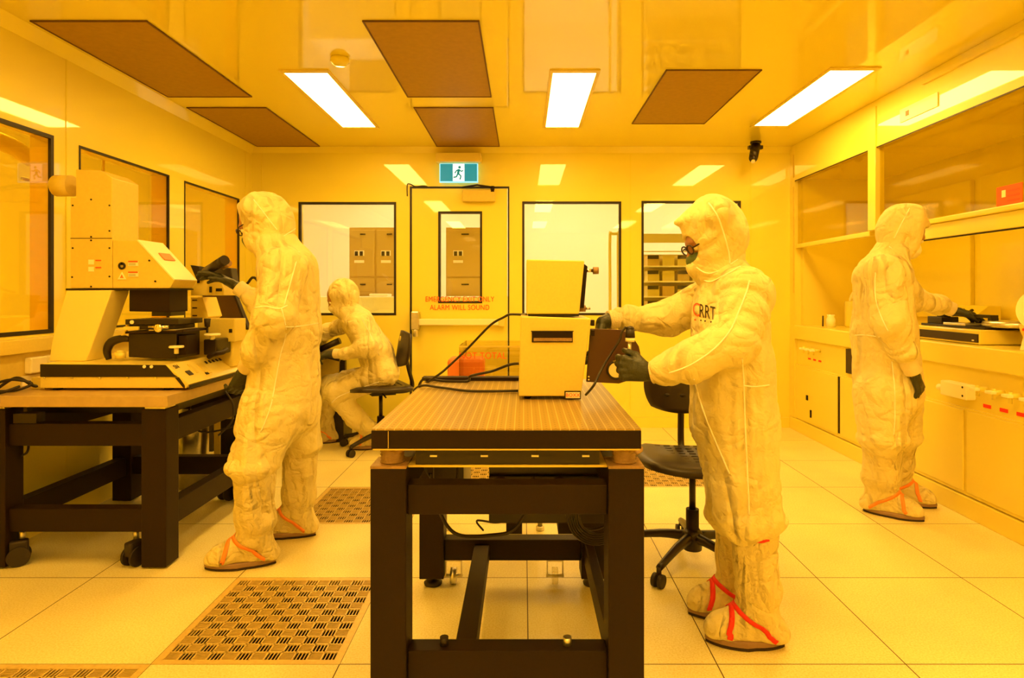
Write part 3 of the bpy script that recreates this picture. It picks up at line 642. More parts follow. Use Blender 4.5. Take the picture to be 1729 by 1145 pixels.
# slightly splayed body: bottom narrower at the right
P = [(bxL+.000,z0_),(bxR,z0_),(WX(998,y0_),WZ(538,y0_)),(WX(879,y0_),WZ(534,y0_))]
sl = (WX(898,y0_),WX(967,y0_),WZ(578,y0_),WZ(560,y0_))
lb_ = MB().prism(P, y0_,2.45,'y').build('lower_case', M['cream'], ins, .004)
MB().box(sl[0],sl[1],y0_-.0035,y0_+.001,sl[2],sl[3]).build('slot_recess', M['frame'], ins)
MB().box(sl[0]+.006,sl[1]-.003,y0_-.005,y0_-.003,sl[2]+.004,sl[2]+.015).build('slot_floor', M['bronze'], ins)
MB().box(sl[0]-.003,sl[1]+.003,y0_-.006,y0_-.0,sl[3],sl[3]+.003).build('slot_lip', M['gasket'], ins)
MB().box(WX(953,y0_),WX(981,y0_)-.001,y0_-.003,y0_,WZ(674,y0_),WZ(660,y0_)).build('plate_border', M['gasket'], ins)
MB().box(WX(955,y0_),WX(979,y0_),y0_-.0045,y0_-.003,WZ(672,y0_),WZ(662,y0_)).build('rating_plate', M['white'], ins)
text_mesh('plate_text','BOXX',.017,M['ink'],(WX(967,y0_),y0_-.0055,WZ(667,y0_)),(1,0,0),(0,0,1),ins)
for x in (bxL+.03,bxR-.03):
    for y in (2.18,2.4): MB().cyl((x,y,TZ),(x,y,z0_+.001),.012,n=14).build('foot', M['rubber'], ins)
uz0 = WZ(530,2.16)
MB().prism([(WX(889,2.16),uz0),(WX(978,2.16),uz0),(WX(987,2.16),WZ(440,2.16)),(WX(889,2.16),WZ(438,2.16))],2.16,2.42,'y').build('upper_case', M['cream'], ins, .004)
MB().box(WX(892,2.16),WX(978,2.16),2.17,2.42,WZ(534.5,2.15),uz0).build('hinge_gap', M['gasket'], ins)
MB().prism([(WX(979,2.2),WZ(520,2.2)),(WX(986,2.2),WZ(520,2.2)),(WX(992,2.2),WZ(450,2.2)),(WX(987,2.2),WZ(446,2.2))],2.2,2.4,'y').build('side_plate', M['frame'], ins)
kx = WX(991,2.25); kz = WZ(457,2.25)
MB().cyl((kx-.01,2.25,kz),(kx+.022,2.25,kz),.006).build('knob_shaft', M['chrome'], ins)
MB().cyl((kx+.022,2.25,kz),(kx+.042,2.25,kz),.013).build('knob', M['bronze'], ins)
kz2 = WZ(521,2.25); MB().cyl((kx-.035,2.25,kz2),(kx-.005,2.25,kz2),.012).build('clamp_knob', M['bronze'], ins)
MB().cyl((kx-.005,2.25,kz2),(kx+.012,2.25,kz2),.004).build('clamp_stem', M['steel'], ins)
# open dark door plate at right
dpx = [(997,555),(1050,557),(1068,568),(1079,585),(1083,605),(1082,625),(1070,640),(1045,648),(990,645)]
dpl = MB().prism([(WX(a,2.19),WZ(b_,2.19)) for a,b_ in dpx],2.19,2.205,'y').build('open_door', mat('dark_door_plate',(.075,.030,.014),.38), ins, .002)
pc = W(1040,625,2.19)
MB().lathe([(.034,.0),(.034,.004),(.028,.005),(.026,.0)],(pc.x,2.189,pc.z),30,(0,-1,0)).build('port_ring', M['gasket'], dpl)
MB().cyl((pc.x,2.189,pc.z),(pc.x,2.186,pc.z),.026,n=30).build('port_window', M['port'], dpl)
for z in (636,641): 
    q = W(994,z,2.189); MB().cyl((q.x,2.19,q.z),(q.x,2.187,q.z),.003,n=10).build('screw', M['chrome'], dpl)
for zz in (545,562): 
    q = W(999,zz,2.17); MB().box(q.x-.003,q.x+.008,2.15,2.19,q.z-.01,q.z+.01).build('hinge', M['frame'], ins)
# probe held in the hand
prb = empty('probe', W(1063,585,2.05),'slim steel probe with a black cable cap held upright in the left glove','probe')
q0 = W(1061,612,2.06); q1 = W(1064,572,2.06)
MB().cyl(tuple(q0),tuple(q1),.0062).build('shaft', M['steel'], prb)
MB().cyl(tuple(W(1063.5,577,2.06)),tuple(W(1064,570,2.06)),.0155).build('collar', M['white'], prb)
MB().cyl(tuple(W(1064,570,2.06)),tuple(W(1064,556,2.06)),.0165,.014).ball(tuple(W(1064,555,2.06)),.014,.014,.009).build('cap', M['black'], prb)
MB().cyl(tuple(W(1036,610,2.10)),tuple(W(1052,608,2.08)),.005).ball(tuple(W(1045,610,2.09)),.009).build('clip', M['chrome'], prb)
cable([W(1057,552,2.06),W(1050,561,2.06),W(1046,575,2.06),W(1030,600,2.06),W(1015,625,2.04),W(1003,650,1.99),W(989,667,2.02)],.0042,'black cable from the probe cap down to the optical table')
# cables to the left of the box
cable([W(889,532,2.3),W(862,531,2.4),W(850,536,2.42),W(827,550,2.45),W(790,588,2.5),W(757,619,2.5),W(743,631,2.5),W(722,645,2.55),W(700,658,2.62),(-.47,2.68,.72),(-.48,2.7,.45)],.0048,'black cable from the top of the instrument box down past the table edge')
cable([W(876,614,2.46),W(860,616,2.46),W(830,627,2.5),W(795,635,2.5),(-.23,2.55,TZ+.006),(-.33,2.56,TZ+.006),(-.42,2.6,TZ+.007),(-.46,2.66,.74)],.0055,'thick black cable from the back of the instrument box, middle of three')
cable([(-.02,2.30,TZ+.006),(-.12,2.29,TZ+.006),(-.21,2.30,TZ+.006),(-.32,2.38,TZ+.006),(-.40,2.42,TZ+.006),(-.44,2.44,.77)],.0048,'black cable lying flat across the optical table top')
box_ = tag(MB().box(WX(715,2.64),WX(876,2.64),2.60,2.655,TZ+.0005,TZ+.014).build('rear_rail', M['frame']),'dark low rail along the back edge of the optical table','rail')
# acrylic tank behind with orange crate
at_ = empty('acrylic_tank',(-.3,3.3,.7),'clear acrylic box with orange lettering behind the optical table','acrylic box')
Yt = 3.1; tx0,tx1,tz0,tz1 = WX(775,Yt),WX(905,Yt),.70,WZ(584,Yt)
MB().box(tx0,tx1,Yt,Yt+.006,tz0,tz1).box(tx0,tx1,Yt+.35,Yt+.356,tz0,tz1).box(tx0,tx0+.006,Yt+.006,Yt+.35,tz0,tz1).box(tx1-.006,tx1,Yt+.006,Yt+.35,tz0,tz1).build('tank_walls', M['acryl'], at_)
box('tank_edge', M['cream_dark'], tx0,tx1,Yt-.002,Yt,tz1-.008,tz1, at_); box('tank_base', M['cream_dark'], tx0,tx1,Yt+.0,Yt+.356,tz0-.006,tz0, at_)
text_mesh('tank_text','NOT TOTAL',.045,M['ink'],(WX(815,Yt),Yt-.004,WZ(601,Yt)),(1,0,0),(0,0,1),at_,sx=.9)
tag(MB().box(WX(752,3.2),WX(815,3.2),3.27,3.42,.70,WZ(608,3.2)).build('orange_tray', M['door_or'],None,.02),'rounded orange brown tray inside the clear box','tray')
tag(MB().lathe([(.045,.0),(.066,.0),(.070,.02),(.066,.04),(.058,.04),(.058,.01),(.045,.0)],(WX(808,3.18),3.182,.7005),28).build('coiled_tubing', M['white']) ,'ring of clear tubing lying in front of the orange tray','tubing')
# trolley carrying the tank
tr = empty('trolley',(-.2,3.3,0),'pale lab trolley standing behind the optical table','trolley')
MB().box(WX(745,3.1),WX(905,3.1)+.05,3.06,3.50,.672,.6935).build('shelf', M['cream'], tr, .004)
for x in (WX(745,3.1)+.02,WX(905,3.1)+.02):
    for y in (3.09,3.46): MB().cyl((x,y,.02),(x,y,.675),.012,n=12).lathe([(0,0),(.02,0),(.02,.02),(0,.02)],(x,y,0),14).build('leg', M['steel'], tr)

# ---------------------------------------------------------------- left table
lt = empty('instrument_table',(-1.9,3.1,0),'heavy dark framed table with thick top carrying the mask aligner','table')
LX0,LX1,LY0,LY1 = -2.345,-1.503,2.62,3.62
MB().box(LX0,LX1,LY0,LY1,.698,.746).build('table_top', mat('laminate_top',(.50,.37,.17),.4,noise=.1,nscale=30), lt, .003)
for x in (-2.32,-1.633):
    for y in (2.65,3.5):
        lg = box('leg', M['frame'], x,x+.106,y,y+.10,.008,.683, lt, .003)
        MB().cyl((x+.05,y+.05,0),(x+.05,y+.05,.01),.03).build('levelling_foot', M['steel'], lg)
        MB().box(x+.01,x+.096,y+.01,y+.09,.6835,.697).build('pad', M['steel'], lg)
for y in (2.67,3.52):
    MB().box(-2.215,-1.633,y,y+.06,.522,.618).build('upper_beam', M['frame'], lt, .003)
    MB().box(-2.215,-1.633,y,y+.06,.152,.252).build('lower_beam', M['frame'], lt, .003)
for x in (-2.30,-1.61):
    MB().box(x,x+.06,2.75,3.5,.152,.252).build('side_beam', M['frame'], lt, .003)
    MB().box(x,x+.06,2.75,3.5,.522,.618).build('side_beam', M['frame'], lt, .003)
MB().box(-2.28,-1.62,2.85,3.45,.63,.697).build('under_frame', M['black'], lt)
def caster(x,y,r,label,rot=0.,ztop=.152,grp='black swivel casters under the left table'):
    c = empty('caster',(x,y,0),label,'caster',grp)
    MB().cyl((x,y,2*r+.03),(x,y,ztop),.012).build('stem', M['steel'], c)
    dx,dy = math.cos(rot),math.sin(rot)
    MB().obox((x-dx*.012,y-dy*.012,r+.035),(dx,dy,0),(-dy,dx,0),(0,0,1),r*.8,.020,r*.75).build('hood', M['rubber'], c, .008)
    for s_ in (-1,1): 
        a_ = Vector((x-dx*.012,y-dy*.012,r)) + Vector((-dy,dx,0))*s_*.016
        b_ = a_ + Vector((-dy,dx,0))*s_*.012
        MB().cyl(tuple(a_),tuple(b_),r,n=24).build('wheel', M['rubber'], c)
caster(WX(38,2.70),2.70,.042,'black caster under the left end of the left table',.6)
caster(WX(230,2.70),2.70,.042,'black caster beside the front right leg of the left table',1.3)
caster(WX(386,3.55),3.55,.045,'black caster under the rear beam of the left table',1.2)
# cables on and below the left table
cable([(-2.34,2.70,.77),(-2.25,2.72,.80),(-2.18,2.75,.78),(-2.22,2.72,.755),(-2.30,2.68,.753),(-2.24,2.66,.753),(-2.19,2.70,.775)],.006,'tangled black cable on the left end of the left table')
cable([(-2.34,2.76,.755),(-2.27,2.78,.80),(-2.20,2.80,.76),(-2.17,2.84,.78)],.007,'second black cable behind the tangle on the left table')
tag(MB().box(-2.22,-2.16,2.80,2.86,.747,.80).cyl((-2.19,2.83,.80),(-2.17,2.83,.84),.014).build('cable_plug', M['cream']),'cream plug block at the left end of the mask aligner','plug')
cable([(-1.49,3.1,.69),(-1.45,3.1,.62),(-1.45,3.08,.54),(-1.50,3.05,.48)],.005,'thin black cable hanging below the right edge of the left table')
cable([(-2.2,2.76,.52),(-2.2,2.74,.47),(-2.30,2.74,.46),(-2.35,2.74,.50)],.005,'black cable loop under the upper beam at the far left')
cable([(-1.8,3.4,.64),(-1.78,3.3,.52),(-1.70,3.3,.44),(-1.55,3.4,.46)],.005,'black cable drooping between the beams of the left table')
tag(MB().box(-2.20,-2.10,2.675,2.725,.6185,.66).build('adapter', M['black']),'small black adapter on the upper beam of the left table','adapter')

# ---------------------------------------------------------------- mask aligner
ma = empty('mask_aligner',(-1.85,3.0,.746),'large cream mask aligner machine with black base stripe and exposed stage','lithography machine')
MY0,MY1 = 2.757,3.34
# base: section in (x,z), chamfered at right
bx0 = -2.147
def bx_at(py): return WZ(py,MY0)
MB().prism([(bx0,.758),(-1.50,.758),(-1.485,.775),(-1.585,.862),(bx0,.866)],MY0,MY1,'y').build('base_case', M['cream'], ma, .002)
MB().prism([(bx0+.003,.808),(-1.535,.808),(-1.552,.818),(-1.59,.861),(bx0+.003,.864)],MY0-.004,MY0,'y').build('black_stripe', M['gasket'], ma)
MB().prism([(-1.548,.806),(-1.53,.806),(-1.505,.77),(-1.503,.7595),(-1.51,.7595)],MY0-.003,MY0,'y').build('curved_edge', M['gasket'], ma)
for i in range(5):
    x = WX(75+47*i,MY0); MB().cyl((x,MY0,.803),(x,MY0-.004,.803),.0055,n=12).cyl((x+.001,MY0-.004,.803),(x+.001,MY0-.005,.803),.003,n=8).build('screw', M['chrome'], ma)
for px in (245,257): q = W(px,619,MY0); MB().cyl((q.x,MY0-.004,q.z),(q.x,MY0-.008,q.z),.007,n=14).build('button', M['white'], ma)
for x in (-2.1,-1.6):
    for y in (2.8,3.28): MB().cyl((x,y,.746),(x,y,.759),.02,n=14).build('foot', M['rubber'], ma)
# sloped control face at right (details sit on the chamfer)
A = Vector((-1.485,0,.775)); B_ = Vector((-1.585,0,.862)); up = (B_-A).normalized(); nn = Vector((up.z,0,-up.x)); 
def onface(y, t, lift=.001): q = A+(B_-A)*t+nn*lift; return Vector((q.x,y,q.z))
def fbox(y,t,hy,ht,name,m,lift=.0015): return MB().obox(onface(y,t,lift),(0,1,0),up,nn,hy,ht,.0015).build(name,m,ma)
fbox(2.84,.45,.018,.014,'display',M['gasket']); fbox(2.90,.6,.01,.03,'switch_row',M['cream_dark']); fbox(2.98,.5,.025,.035,'key_field',M['cream_dark'])
fbox(2.96,.25,.012,.006,'small_label',M['frame'])
for i in range(6): fbox(3.04+.035*i,.72,.006,.008,'toggle',M['gasket'],.004)
text_mesh('marking','SN',.03,M['inkd'],tuple(onface(2.80,.82,.002)),(0,1,0),tuple(up),ma)
MB().prism([(A.x-.0,A.z-.020),(A.x+.003,A.z-.020),(A.x+.003,A.z-.004),(A.x,A.z-.004)],MY0,MY1,'y').build('dark_edge', M['gasket'], ma)
# wedge column
Yc = 2.86
MB().prism([(WX(82.7,Yc),.866),(WX(88,Yc),WZ(575,Yc)),(WX(112,Yc),WZ(491,Yc)),(WX(189,Yc),WZ(490,Yc)),(WX(150,Yc),WZ(598,Yc)),(WX(144,Yc),.866)],Yc,Yc+.13,'y').build('column', M['cream_light'], ma, .004)
# upper body boxes
Yu = 2.88
def WP(l,Y): return [(WX(a,Y),WZ(b_,Y)) for a,b_ in l]
MB().prism(WP([(119,487),(119,333),(128,333),(128,286),(170,288),(189,300),(189,487)],Yu),Yu,Yu+.20,'y').build('tower_case', M['cream_dark'], ma, .003)
MB().prism(WP([(189.5,487),(189.5,405),(232,407),(294,474),(286,487)],Yu),Yu+.002,Yu+.20,'y').build('nose_case', M['cream_dark'], ma, .003)
# lid of the nose with label
la = Vector((WX(232,Yu),0,WZ(407,Yu))); lb2 = Vector((WX(294,Yu),0,WZ(474,Yu))); lu = (lb2-la).normalized(); ln_ = Vector((-lu.z,0,lu.x))
MB().obox(((la.x+lb2.x)/2,Yu+.10,(la.z+lb2.z)/2+.004),lu,(0,1,0),ln_,(lb2-la).length/2,.10,.003).build('sloped_lid', M['white'], ma)
c_ = la+(lb2-la)*.40+ln_*.009; MB().obox((c_.x,Yu+.11,c_.z),lu,(0,1,0),ln_,.022,.045,.002).build('orange_label', M['door_or'], ma)
MB().prism(WP([(112,490.5),(112,487.2),(288,487.2),(288,489.5)],Yu),Yu-.004,Yu+.20,'y').build('black_seam', M['gasket'], ma)
for px,py in ((123,347),(185,347),(154,337),(185,390),(123,419),(185,419),(122,468),(185,467),(154,400),(154,406),(154,484),(252,440),(262,475)):
    q = W(px,py,Yu); MB().cyl((q.x,Yu+.003,q.z),(q.x,Yu-.002,q.z),.0042,n=10).build('panel_screw', M['gasket'], ma)
MB().prism(WP([(119,403),(189,403),(189,402),(119,402)],Yu),Yu-.001,Yu+.001,'y').build('panel_joint', M['frame'], ma)
# warning labels
q = W(206,449,Yu); MB().lathe([(.008,.0),(.017,.0),(.017,.003),(.008,.003),(.008,.0)],(q.x,Yu,q.z),24,(0,-1,0)).box(q.x-.004,q.x+.004,Yu-.003,Yu,q.z+.004,q.z+.016).build('round_symbol', M['gasket'], ma)
for (px,py) in ((225,442),(225,460)):
    q = W(px,py,Yu); MB().box(q.x-.023,q.x+.023,Yu-.0015,Yu+.002,q.z-.02,q.z+.004).build('label_sheet', M['white'], ma)
    MB().box(q.x-.022,q.x+.022,Yu-.003,Yu-.001,q.z-.003,q.z+.004).build('red_heading', M['ink'], ma)
    for i in range(2): MB().box(q.x-.02,q.x+.012,Yu-.0025,Yu-.001,q.z-.010-.006*i,q.z-.0085-.006*i).build('label_print', M['frame'], ma)
q = W(206,466,Yu)
MB().prism([(q.x-.02,q.z-.016),(q.x+.02,q.z-.016),(q.x,q.z+.018)],Yu-.0015,Yu+.001,'y').build('triangle_sheet', M['white'], ma)
MB().prism([(q.x-.009,q.z-.010),(q.x+.009,q.z-.010),(q.x,q.z+.007)],Yu-.0025,Yu-.001,'y').build('triangle_symbol', M['door_or'], ma)
for (px,py) in ((166,440),(166,452)):
    q = W(px,py,Yu); MB().box(q.x-.012,q.x+.014,Yu-.003,Yu-.001,q.z-.002,q.z+.003).build('red_heading', M['ink'], ma)
    MB().box(q.x-.045,q.x-.020,Yu-.002,Yu+.001,q.z-.018,q.z+.004).build('pale_sticker', M['white'], ma)
q = W(115,314,2.95); MB().cyl((q.x+.02,2.95,q.z),(q.x-.055,2.95,q.z),.050,n=30).ball((q.x-.055,2.95,q.z),.018,.049,.049,20).build('lamp_housing', M['cream_dark'], ma)
# optics block below the nose
Yo = 2.90
MB().prism(WP([(218,487),(286,487),(286,527),(218,526)],Yo),Yo,Yo+.16,'y').build('optics_block', M['frame'], ma, .003)
MB().box(WX(252,Yo),WX(284,Yo),Yo+.02,Yo+.14,WZ(534,Yo),WZ(526,Yo)).build('lens_mount', M['black'], ma)
for px in (256,267,278): q = W(px,531,Yo); MB().cyl((q.x,Yo+.06,q.z-.008),(q.x,Yo+.06,q.z+.006),.012,n=14).build('objective', M['chrome'], ma)
# stage stack
MB().box(WX(216,Yo),WX(305,Yo),Yo-.02,Yo+.20,WZ(548,Yo),WZ(539,Yo)).build('mask_plate', M['black'], ma, .002)
MB().box(WX(220,Yo),WX(295,Yo),Yo-.01,Yo+.18,WZ(556,Yo),WZ(549,Yo)).build('mask_frame', M['black'], ma, .002)
MB().box(WX(255,Yo),WX(300,Yo),Yo-.02,Yo+.18,WZ(560,Yo),WZ(556,Yo)).build('steel_slide', M['steel'], ma, .002)
q = W(272,552,Yo-.02); MB().cyl((q.x-.05,Yo-.03,q.z),(q.x+.04,Yo-.03,q.z),.008).lathe([(0,0),(.018,.0),(.02,.012),(.014,.016),(0,.016)],(q.x,Yo-.035,q.z-.005),18,(0,-1,0)).build('micrometer', M['chrome'], ma)
q = W(224,544,Yo-.02); MB().cyl((q.x,Yo-.021,q.z),(q.x,Yo-.028,q.z),.009).build('plate_knob', M['white'], ma)
MB().box(WX(213,Yo),WX(238,Yo),Yo-.02,Yo+.05,WZ(557,Yo),WZ(551,Yo)).build('arm_block', M['cream'], ma, .002)
MB().prism(WP([(219,563),(300,561),(300,606),(219,603)],Yo),Yo-.01,Yo+.20,'y').build('stage_body', M['black'], ma, .004)
MB().prism(WP([(218,559),(314,557),(316,561),(218,563)],Yo),Yo-.03,Yo+.20,'y').build('stage_deck', M['frame'], ma, .002)
q = W(300,586,Yo-.02); MB().lathe([(.0,.0),(.030,.0),(.033,.004),(.030,.010),(.0,.011)],(q.x,Yo-.03,q.z-.003),26).cyl((q.x,Yo-.03,q.z-.03),(q.x,Yo-.03,q.z),.01).build('adjust_wheel', M['white'], ma)
MB().box(WX(301,Yo),WX(314,Yo),Yo-.0,Yo+.1,WZ(600,Yo),WZ(566,Yo)).build('side_motor', M['frame'], ma, .004)
MB().box(WX(352,3.1),WX(374,3.1),3.05,3.2,WZ(598,3.1),WZ(572,3.1)).build('drive_motor', M['black'], ma, .006)
q = W(357,567,3.05); MB().lathe([(.0,.0),(.035,.0),(.038,.005),(.035,.010),(.0,.011)],(q.x,3.06,q.z),26).cyl((q.x,3.06,q.z-.02),(q.x,3.06,q.z),.012).build('adjust_wheel', M['white'], ma)
MB().tube(spline([W(352,603,3.0),W(362,598,3.0),W(376,595,3.05),W(382,590,3.1)],4),.012).build('lever', M['frame'], ma)
# round focusing arm at left of stage
ra = []
for a in range(0,9):
    t = math.radians(95-a*24+0); q = W(207,590,Yo); ra.append((q.x-.055*math.cos(t-1.2)*1., Yo, q.z+.055*math.sin(t-1.2)))
MB().tube(spline([W(184,607,Yo),W(181,592,Yo),W(188,578,Yo),W(205,572,Yo),W(219,573,Yo)],5),[.012+.008*math.sin(math.pi*i/20) for i in range(21)],12).build('black_knob_arm', M['black'], ma)
q = W(208,594,Yo); MB().cyl((q.x,Yo-.02,q.z-.028),(q.x,Yo-.02,q.z),.022,.024,n=20).lathe([(0,0),(.020,0),(.012,.008),(0,.010)],(q.x,Yo-.02,q.z),20).build('focus_knob', M['cream'], ma)
MB().tube(spline([W(203,572,Yo),W(212,560,Yo),W(217,545,Yo)],4),.008,8).build('arm_link', M['cream'], ma)
# rear electronics: eyepiece head, monitor, boxes
Ye = 3.15
MB().prism(WP([(322,499),(322,474),(336,473),(372,471),(378,490),(378,499)],Ye),Ye,Ye+.15,'y').build('microscope_head', M['cream'], ma, .004)
box('black_switch', M['gasket'], WX(354,Ye),WX(358,Ye),Ye-.004,Ye,WZ(494,Ye),WZ(484,Ye), ma); box('black_switch', M['gasket'], WX(365,Ye),WX(375,Ye),Ye-.004,Ye,WZ(492,Ye),WZ(487,Ye), ma)
MB().cyl(tuple(W(335,478,Ye)),tuple(W(335,470,Ye)),.007).build('head_post', M['gasket'], ma)
MB().prism(WP([(325,448),(339,450),(345,473),(336,474)],Ye),Ye-.02,Ye+.02,'y').build('screen_edge', M['gasket'], ma)
MB().prism(WP([(330,450),(385,452),(388,474),(341,473)],Ye),Ye+.03,Ye+.10,'y').build('ocular_body', M['black'], ma, .004)
MB().cyl(tuple(W(347,459,3.06)),tuple(W(373,443,2.99)),.021,.023).build('eyepiece', M['black'], ma)
MB().cyl(tuple(W(373,443,2.99)),tuple(W(380,439,2.97)),.0235).build('eyecup', M['rubber'], ma)
MB().cyl(tuple(W(375,450,3.07)),tuple(W(386,444,3.04)),.018).build('eyepiece', M['bronze'], ma)
MB().prism(WP([(322,540),(322,502),(342,502),(352,535),(345,540)],Ye+.1),Ye+.1,Ye+.25,'y').build('white_side_case', M['cream'], ma, .003)
for k in range(3): q = W(329,507+13*k,Ye+.1); MB().box(q.x-.012,q.x+.012,Ye+.097,Ye+.1,q.z-.003,q.z+.003).build('vent_slot', M['gasket'], ma)
MB().box(WX(330,Ye),WX(393,Ye),Ye+.02,Ye+.15,WZ(578,Ye),WZ(539,Ye)).build('rear_case', M['cream'], ma, .004)
MB().box(WX(384,Ye),WX(389,Ye),Ye+.016,Ye+.02,WZ(562,Ye),WZ(556,Ye)).build('rear_switch', M['gasket'], ma)
MB().cyl(tuple(W(350,552,3.08)),tuple(W(350,538,3.08)),.012,.016).cyl(tuple(W(350,562,3.08)),tuple(W(350,552,3.08)),.005).build('joystick', M['gasket'], ma)
# raised control deck behind the chamfer, between base and rear case
MB().prism([(WX(330,3.3),.80),(-1.50,.80),(-1.50,.93),(WX(330,3.3),.95)],3.20,3.33,'y').build('rear_deck', M['cream'], ma, .004)
mon = empty('monitor',(-1.85,3.75,.7),'dark tilted flat screen behind the mask aligner','monitor')
Ym = 3.68
MB().prism(WP([(341,499),(393,496),(418,555),(400,561),(368,540),(352,537)],Ym),Ym,Ym+.03,'y').build('screen', mat('dark_screen',(.07,.033,.014),.25,coat=.3), mon, .003)
MB().prism(WP([(393,495),(396,495),(420,555),(417,557)],Ym),Ym-.006,Ym+.035,'y').build('bezel', M['gasket'], mon)
MB().box(WX(385,Ym+.05),WX(400,Ym+.05),Ym+.03,Ym+.06,.60,.98).build('stand', M['black'], mon)

# ---------------------------------------------------------------- second desk (black), with microscope
dk = empty('black_desk',(-1.9,4.4,0),'black side desk behind the left worker','desk')
DX1 = -1.524
MB().box(XL+.03,DX1,4.62,5.35,.67,.70).build('desk_top', M['black'], dk, .003)
for x,y in ((DX1-.045,4.62),(DX1-.045,5.30),(XL+.03,4.62),(XL+.03,5.30)): MB().box(x,x+.045,y,y+.045,0,.67).build('leg', M['black'], dk)
MB().box(XL+.08,DX1-.05,5.30,5.33,.25,.66).build('back_panel', M['cream_dark'], dk)
rk = empty('electronics_rack',(-2.0,3.9,0),'black electronics tower standing behind the left table','electronics')
MB().box(WX(376,3.8),WX(420,3.8),3.75,4.0-.01,.0,.70).build('tower', M['black'], rk, .004)
MB().box(WX(374,3.75),WX(400,3.75),3.745,3.75,.42,.46).build('light_band', M['cream_dark'], rk)
MB().box(WX(364,3.76),WX(374,3.76),3.74,3.76,.03,.70).build('side_post', M['cream'], rk)
tag(MB().cyl((-2.02,4.05-.25,0),(-2.02,3.8,.68),.085,n=30).build('gas_drum', M['steel']),'shiny steel cylinder standing under the black desk','cylinder')
mc = empty('microscope',(-1.45,4.5,.7),'black microscope on the desk in front of the seated worker','microscope')
Yk = 4.80
q = W(562,607,Yk)
MB().box(WX(525,Yk),DX1-.01,Yk-.1,Yk+.1,.7005,.725).build('microscope_base', M['black'], mc, .006)
MB().box(WX(528,Yk),WX(541,Yk),Yk-.03,Yk+.05,.725,.90).build('microscope_column', M['black'], mc, .006)
MB().cyl((WX(552,Yk)-.05,Yk+.03,WZ(598,Yk)),(WX(573,Yk),Yk+.03,WZ(606,Yk)),.026,n=20).build('microscope_stage', M['black'], mc)
MB().cyl(tuple(W(540,590,4.82)),tuple(W(574,575,4.82)),.022,.026).build('binocular_tube', M['black'], mc)
MB().cyl(tuple(W(574,606,4.76)),tuple(W(588,604,4.76)),.010).build('steel_knob', M['chrome'], mc)
bg = tag(box('waste_box', M['black'], WX(551,4.9),WX(580,4.9),4.9,5.15,.0,.33,None,.004),'small black box on the floor beneath the seated worker','box')
cable([W(392,494,3.72),W(405,488,3.7),W(418,478,3.7),W(426,469,3.7),W(434,473,3.7),W(438,490,3.72),W(430,540,3.8),(-1.75,3.85,.71)],.008,'black cable looping behind the left worker above the tilted screen')
